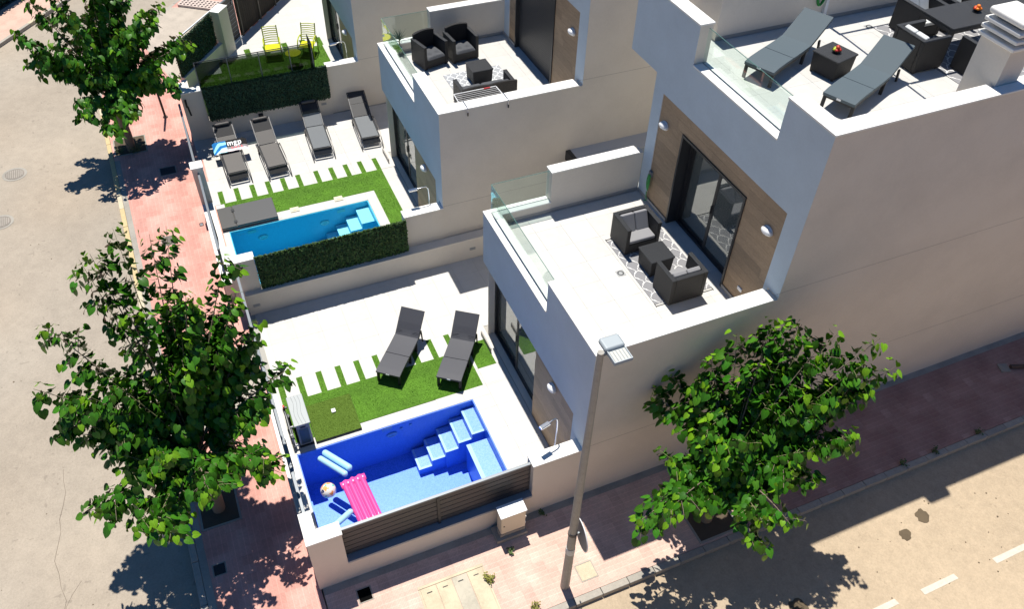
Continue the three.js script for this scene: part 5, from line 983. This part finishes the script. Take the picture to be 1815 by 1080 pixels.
function tree(label, base, top, tips, o) {
  const t = thing('street_tree', label, 'tree', base, 0, null), bx = base[0], by = base[1], bz = base[2]; seed = o.seed;
  const tp = V(...top);
  part(t, 'trunk', tube([[0, -0.05, 0], [tp.x * 0.3 + 0.02, tp.y * 0.35, tp.z * 0.3], [tp.x * 0.7 - 0.01, tp.y * 0.7, tp.z * 0.7], [tp.x, tp.y + 0.1, tp.z]], 0.125, 20, 12), bark);
  const leaves = [];
  const leafAt = (p, dir, young) => {
    const out = dir.clone().setY(0); if (out.lengthSq() < 1e-4) out.set(rr(-1, 1), 0, rr(-1, 1)); out.normalize();
    const a = Math.atan2(out.x, out.z) + rr(-1.1, 1.1), q = new THREE.Quaternion().setFromEuler(new THREE.Euler(rr(0.15, 1.25), a, rr(-0.45, 0.45), 'YXZ'));
    const s = (young ? rr(0.09, 0.15) : rr(0.115, 0.185)) * (o.ls ?? 1); const M = new THREE.Matrix4().compose(p, q, V(s * rr(0.8, 1.0), s, s)); leaves.push({ M, p, young });
  };
  const limb = (a, m, b, r, twigs, start) => {
    const c = new THREE.QuadraticBezierCurve3(a, m, b), L = c.getLength(), gs = []; const n = 14;
    // tapered limb as short frusta
    let prev = c.getPoint(0); for (let i = 1; i <= n; i++) { const q = c.getPoint(i / n); gs.push(cyl(prev.toArray(), q.toArray(), r * (1 - 0.85 * (i - 1) / n), r * (1 - 0.85 * i / n), 6)); prev = q; }
    const nl = Math.round(L * (1 - start) / 0.028);
    for (let i = 0; i < nl; i++) { const s = start + (1 - start) * (i + rnd()) / nl, p = c.getPoint(s), d = c.getTangent(s), sd = V(-d.z, 0, d.x).normalize().multiplyScalar((i % 2 ? 1 : -1) * rr(0.02, 0.15)); p.add(sd).add(V(0, rr(-0.07, 0.13), 0)); leafAt(p, sd.clone().multiplyScalar(6).add(d), s > 0.93); }
    for (let k = 0; k < twigs; k++) {
      const s = rr(start * 0.8, 0.95), p = c.getPoint(s), d = c.getTangent(s), sd = V(-d.z, rr(-0.2, 0.9), d.x).normalize().multiplyScalar(k % 2 ? 1 : -1); if (k % 2) sd.y *= -1;
      const e = p.clone().add(sd.multiplyScalar(rr(0.15, 0.38))).add(d.clone().multiplyScalar(rr(0.05, 0.25))); const mid = p.clone().add(e).multiplyScalar(0.5).add(V(0, 0.05, 0)); const tc = new THREE.QuadraticBezierCurve3(p, mid, e);
      gs.push(new THREE.TubeGeometry(tc, 4, 0.006, 4)); const m2 = Math.round(tc.getLength() / 0.05); for (let i = 1; i <= m2; i++) { const u = i / m2, q = tc.getPoint(u), dd = tc.getTangent(u); const s2 = V(-dd.z, 0, dd.x).normalize().multiplyScalar((i % 2 ? 1 : -1) * rr(0.02, 0.07)); leafAt(q.add(s2).add(V(0, rr(-0.02, 0.04), 0)), s2.clone().multiplyScalar(6).add(dd), u > 0.9 && rnd() < 0.5); }
    }
    part(t, 'branch', gs, r > 0.02 ? bark : twigM);
  };
  const all = tips.map(p => V(p[0] - bx, p[1] - by, p[2] - bz));
  for (const e of all) { const h = V(e.x - tp.x, 0, e.z - tp.z), lift = Math.max(0.1, 0.9 - 0.22 * (e.y - tp.y)); limb(tp.clone().add(V(rr(-0.05, 0.05), rr(-0.1, 0.1), rr(-0.05, 0.05))), V(tp.x + h.x * 0.45, Math.max(tp.y, e.y) * 0.55 + tp.y * 0.45 + lift * o.lift, tp.z + h.z * 0.45), e, 0.026, o.tw, o.start); }
  for (let k = 0; k < o.inner; k++) { // shorter limbs filling the crown between the outer ones
    const a = pick(all), b = pick(all), w = rnd(), e = a.clone().lerp(b, w).sub(tp).multiplyScalar(rr(0.62, 1.02)).add(tp).add(V(rr(-0.25, 0.25), rr(-0.1, 0.35), rr(-0.25, 0.25)));
    limb(tp.clone().add(V(rr(-0.05, 0.05), rr(-0.3, 0.1), rr(-0.05, 0.05))), tp.clone().lerp(e, 0.5).add(V(0, 0.3, 0)), e, 0.018, o.tw - 1, 0.3);
  }
  const cam = camera.position.clone().sub(V(bx, by, bz)); leaves.forEach(l => l.d = l.p.distanceTo(cam)); leaves.sort((a, b) => a.d - b.d);
  const near = leaves.slice(0, 300), rest = leaves.slice(300);
  for (const l of near) { const m = sh(new THREE.Mesh(leafGeo, l.young ? leafM[3] : leafM[Math.floor(rnd() * 3)])); m.name = 'leaf'; l.M.decompose(m.position, m.quaternion, m.scale); t.add(m); }
  const im = sh(new THREE.InstancedMesh(leafGeo, leafInst, rest.length)); im.name = 'foliage'; im.userData.kind = 'stuff'; const c = new THREE.Color();
  rest.forEach((l, i) => { im.setMatrixAt(i, l.M); if (l.young) c.setRGB(0.20, 0.40, 0.014); else { const k = rr(0.75, 1.3); c.setRGB(0.056 * k * rr(0.8, 1.25), 0.190 * k, 0.011 * k); } im.setColorAt(i, c); }); t.add(im);
  console.log(label, leaves.length);
  return t;
}
const T1 = [[-0.78, 5.20, -4.72], [-1.08, 5.10, -4.73], [-2.02, 5.20, -4.43], [-2.98, 4.60, -3.70], [-3.36, 3.90, -3.02], [-3.26, 3.00, -2.72], [-3.10, 2.20, -1.51], [-2.03, 2.10, -0.59], [-1.19, 2.70, -0.81], [-0.06, 2.30, -1.09], [0.60, 3.40, -2.40], [0.26, 4.10, -2.99], [0.04, 5.10, -3.74], [0.11, 2.90, -2.36], [-1.61, 4.90, -3.05], [-0.70, 5.10, -3.01], [-2.38, 2.50, -2.13]];
const T3 = [[5.29, 1.75, 1.81], [6.75, 3.20, -0.26 + 0.35], [6.39, 2.90, 0.14], [7.84, 4.00, 0.25], [8.79, 4.30, 0.69], [9.57, 4.40, 2.12], [9.45, 4.70, 1.70], [8.83, 3.40, 2.54], [8.17, 2.60, 2.71], [7.40, 2.40, 3.07], [6.87, 1.90, 3.00], [5.85, 2.50, 2.05], [6.85, 2.60, 0.92], [8.82, 4.00, 1.97], [7.3, 3.7, 0.35], [8.3, 4.2, 0.5], [7.9, 3.9, 0.9], [8.6, 4.3, 1.3], [7.2, 3.4, 0.6], [6.3, 2.3, 1.5], [7.9, 2.7, 2.4], [9.1, 4.5, 1.2]];
const T2 = [[-3.62, 3.90, -15.86], [-3.64, 3.10, -15.70], [-2.58, 2.10, -14.21], [-2.09, 1.70, -13.81], [-1.35, 2.00, -13.91], [-0.02, 2.10, -14.93], [0.43, 3.00, -15.53], [-2.13, 4.60, -15.11], [-0.44, 4.30, -15.16], [-2.85, 3.60, -15.54], [-1.2, 5.2, -16.2], [-2.6, 5.0, -17.0], [-0.6, 4.6, -17.2], [-3.2, 4.2, -17.2], [0.1, 3.8, -16.6], [-1.6, 4.4, -17.6]];
tree('large near street tree with broad heart-shaped leaves beside the cobalt pool wall', [-1.42, 0, -2.4], [0.02, 1.75, -0.02], T1, { seed: 101, lift: 0.5, tw: 14, start: 0.2, inner: 46 });
tree('street tree with spreading branches in front of the long side wall', [7.35, 0, 1.42], [0.05, 1.55, 0.0], T3, { seed: 202, lift: 0.5, tw: 14, start: 0.2, inner: 44 });
tree('far street tree at the top left over the pavement', [-1.85, 0, -15.65], [0.0, 1.7, 0.0], T2, { seed: 303, lift: 0.5, tw: 11, start: 0.26, inner: 30, ls: 1.15 });
for (const [x0, x1, z0, z1, l] of [[-1.76, -1.08, -2.76, -2.04, 'bare square soil pit at the foot of the near street tree'], [-2.3, -1.45, -16.3, -15.45, 'weedy soil pit at the foot of the far street tree'], [7.0, 7.85, 1.15, 1.82, 'bare soil pit at the foot of the tree by the side wall']]) {
  const t = thing('tree_pit', l, 'tree pit', [(x0 + x1) / 2, 0, (z0 + z1) / 2]), a = (x1 - x0) / 2, b = (z1 - z0) / 2;
  part(t, 'soil', B(-a, a, -0.03, 0.006, -b, b), soil); part(t, 'edging', [B(-a - 0.04, -a, -0.03, 0.012, -b - 0.04, b + 0.04), B(a, a + 0.04, -0.03, 0.012, -b - 0.04, b + 0.04), B(-a, a, -0.03, 0.012, -b - 0.04, -b), B(-a, a, -0.03, 0.012, b, b + 0.04)], concrete2);
}
function weed(label, x, z, r, n, yellow) {
  const t = thing('weed', label, 'plant', [x, 0, z]); const st = [], lf = []; seed = 900 + Math.round(x * 50);
  for (let k = 0; k < n; k++) { const a = rr(0, 6.28), h = rr(0.3, 1) * r * 1.2, e = [Math.cos(a) * r * rr(0.3, 1), h, Math.sin(a) * r * rr(0.3, 1)]; st.push(cyl([0, 0, 0], e, 0.004, 0.002, 4)); for (let i = 0; i < 9; i++) { const u = rr(0.35, 1.05), s = rr(0.02, 0.04); lf.push(leafBladeGeo.clone().scale(s, s, s).rotateX(rr(-0.6, 0.6)).rotateY(rr(0, 6.28)).translate(e[0] * u + rr(-0.03, 0.03), e[1] * u + rr(-0.02, 0.02), e[2] * u + rr(-0.03, 0.03))); } }
  part(t, 'stem', st, twigM); const q = part(t, 'leaves', lf, mat(yellow ? [0.20, 0.20, 0.03] : [0.07, 0.12, 0.03], 0.7, { side: THREE.DoubleSide })); return q;
}
weed('small yellow green weed growing at the edge of the vault lids', 2.93, 0.98, 0.13, 16, true); weed('dry yellowish weed at the bottom edge of the pavement', 3.52, 1.80, 0.11, 8, true); weed('small dark weed in front of the meter cabinet', 3.5, 0.62, 0.09, 7); weed('low weed at the foot of the side wall beside the street lamp', 4.4, 0.1, 0.07, 6);
weed('tuft of weeds at the foot of the far street tree', -1.7, -15.45, 0.28, 26); weed('tuft of weeds beside the kerb at the far street tree', -2.15, -15.6, 0.2, 18);
for (const [x, l] of [[12.75, 'small weed on the kerb of the wide street'], [14.0, 'long weed tuft on the kerb near the right picture edge'], [11.9, 'tiny weed on the kerb of the wide street near the tree']]) weed(l, x, 1.9, 0.09, 8);

scene.add(camera);
renderer.render(scene, camera);
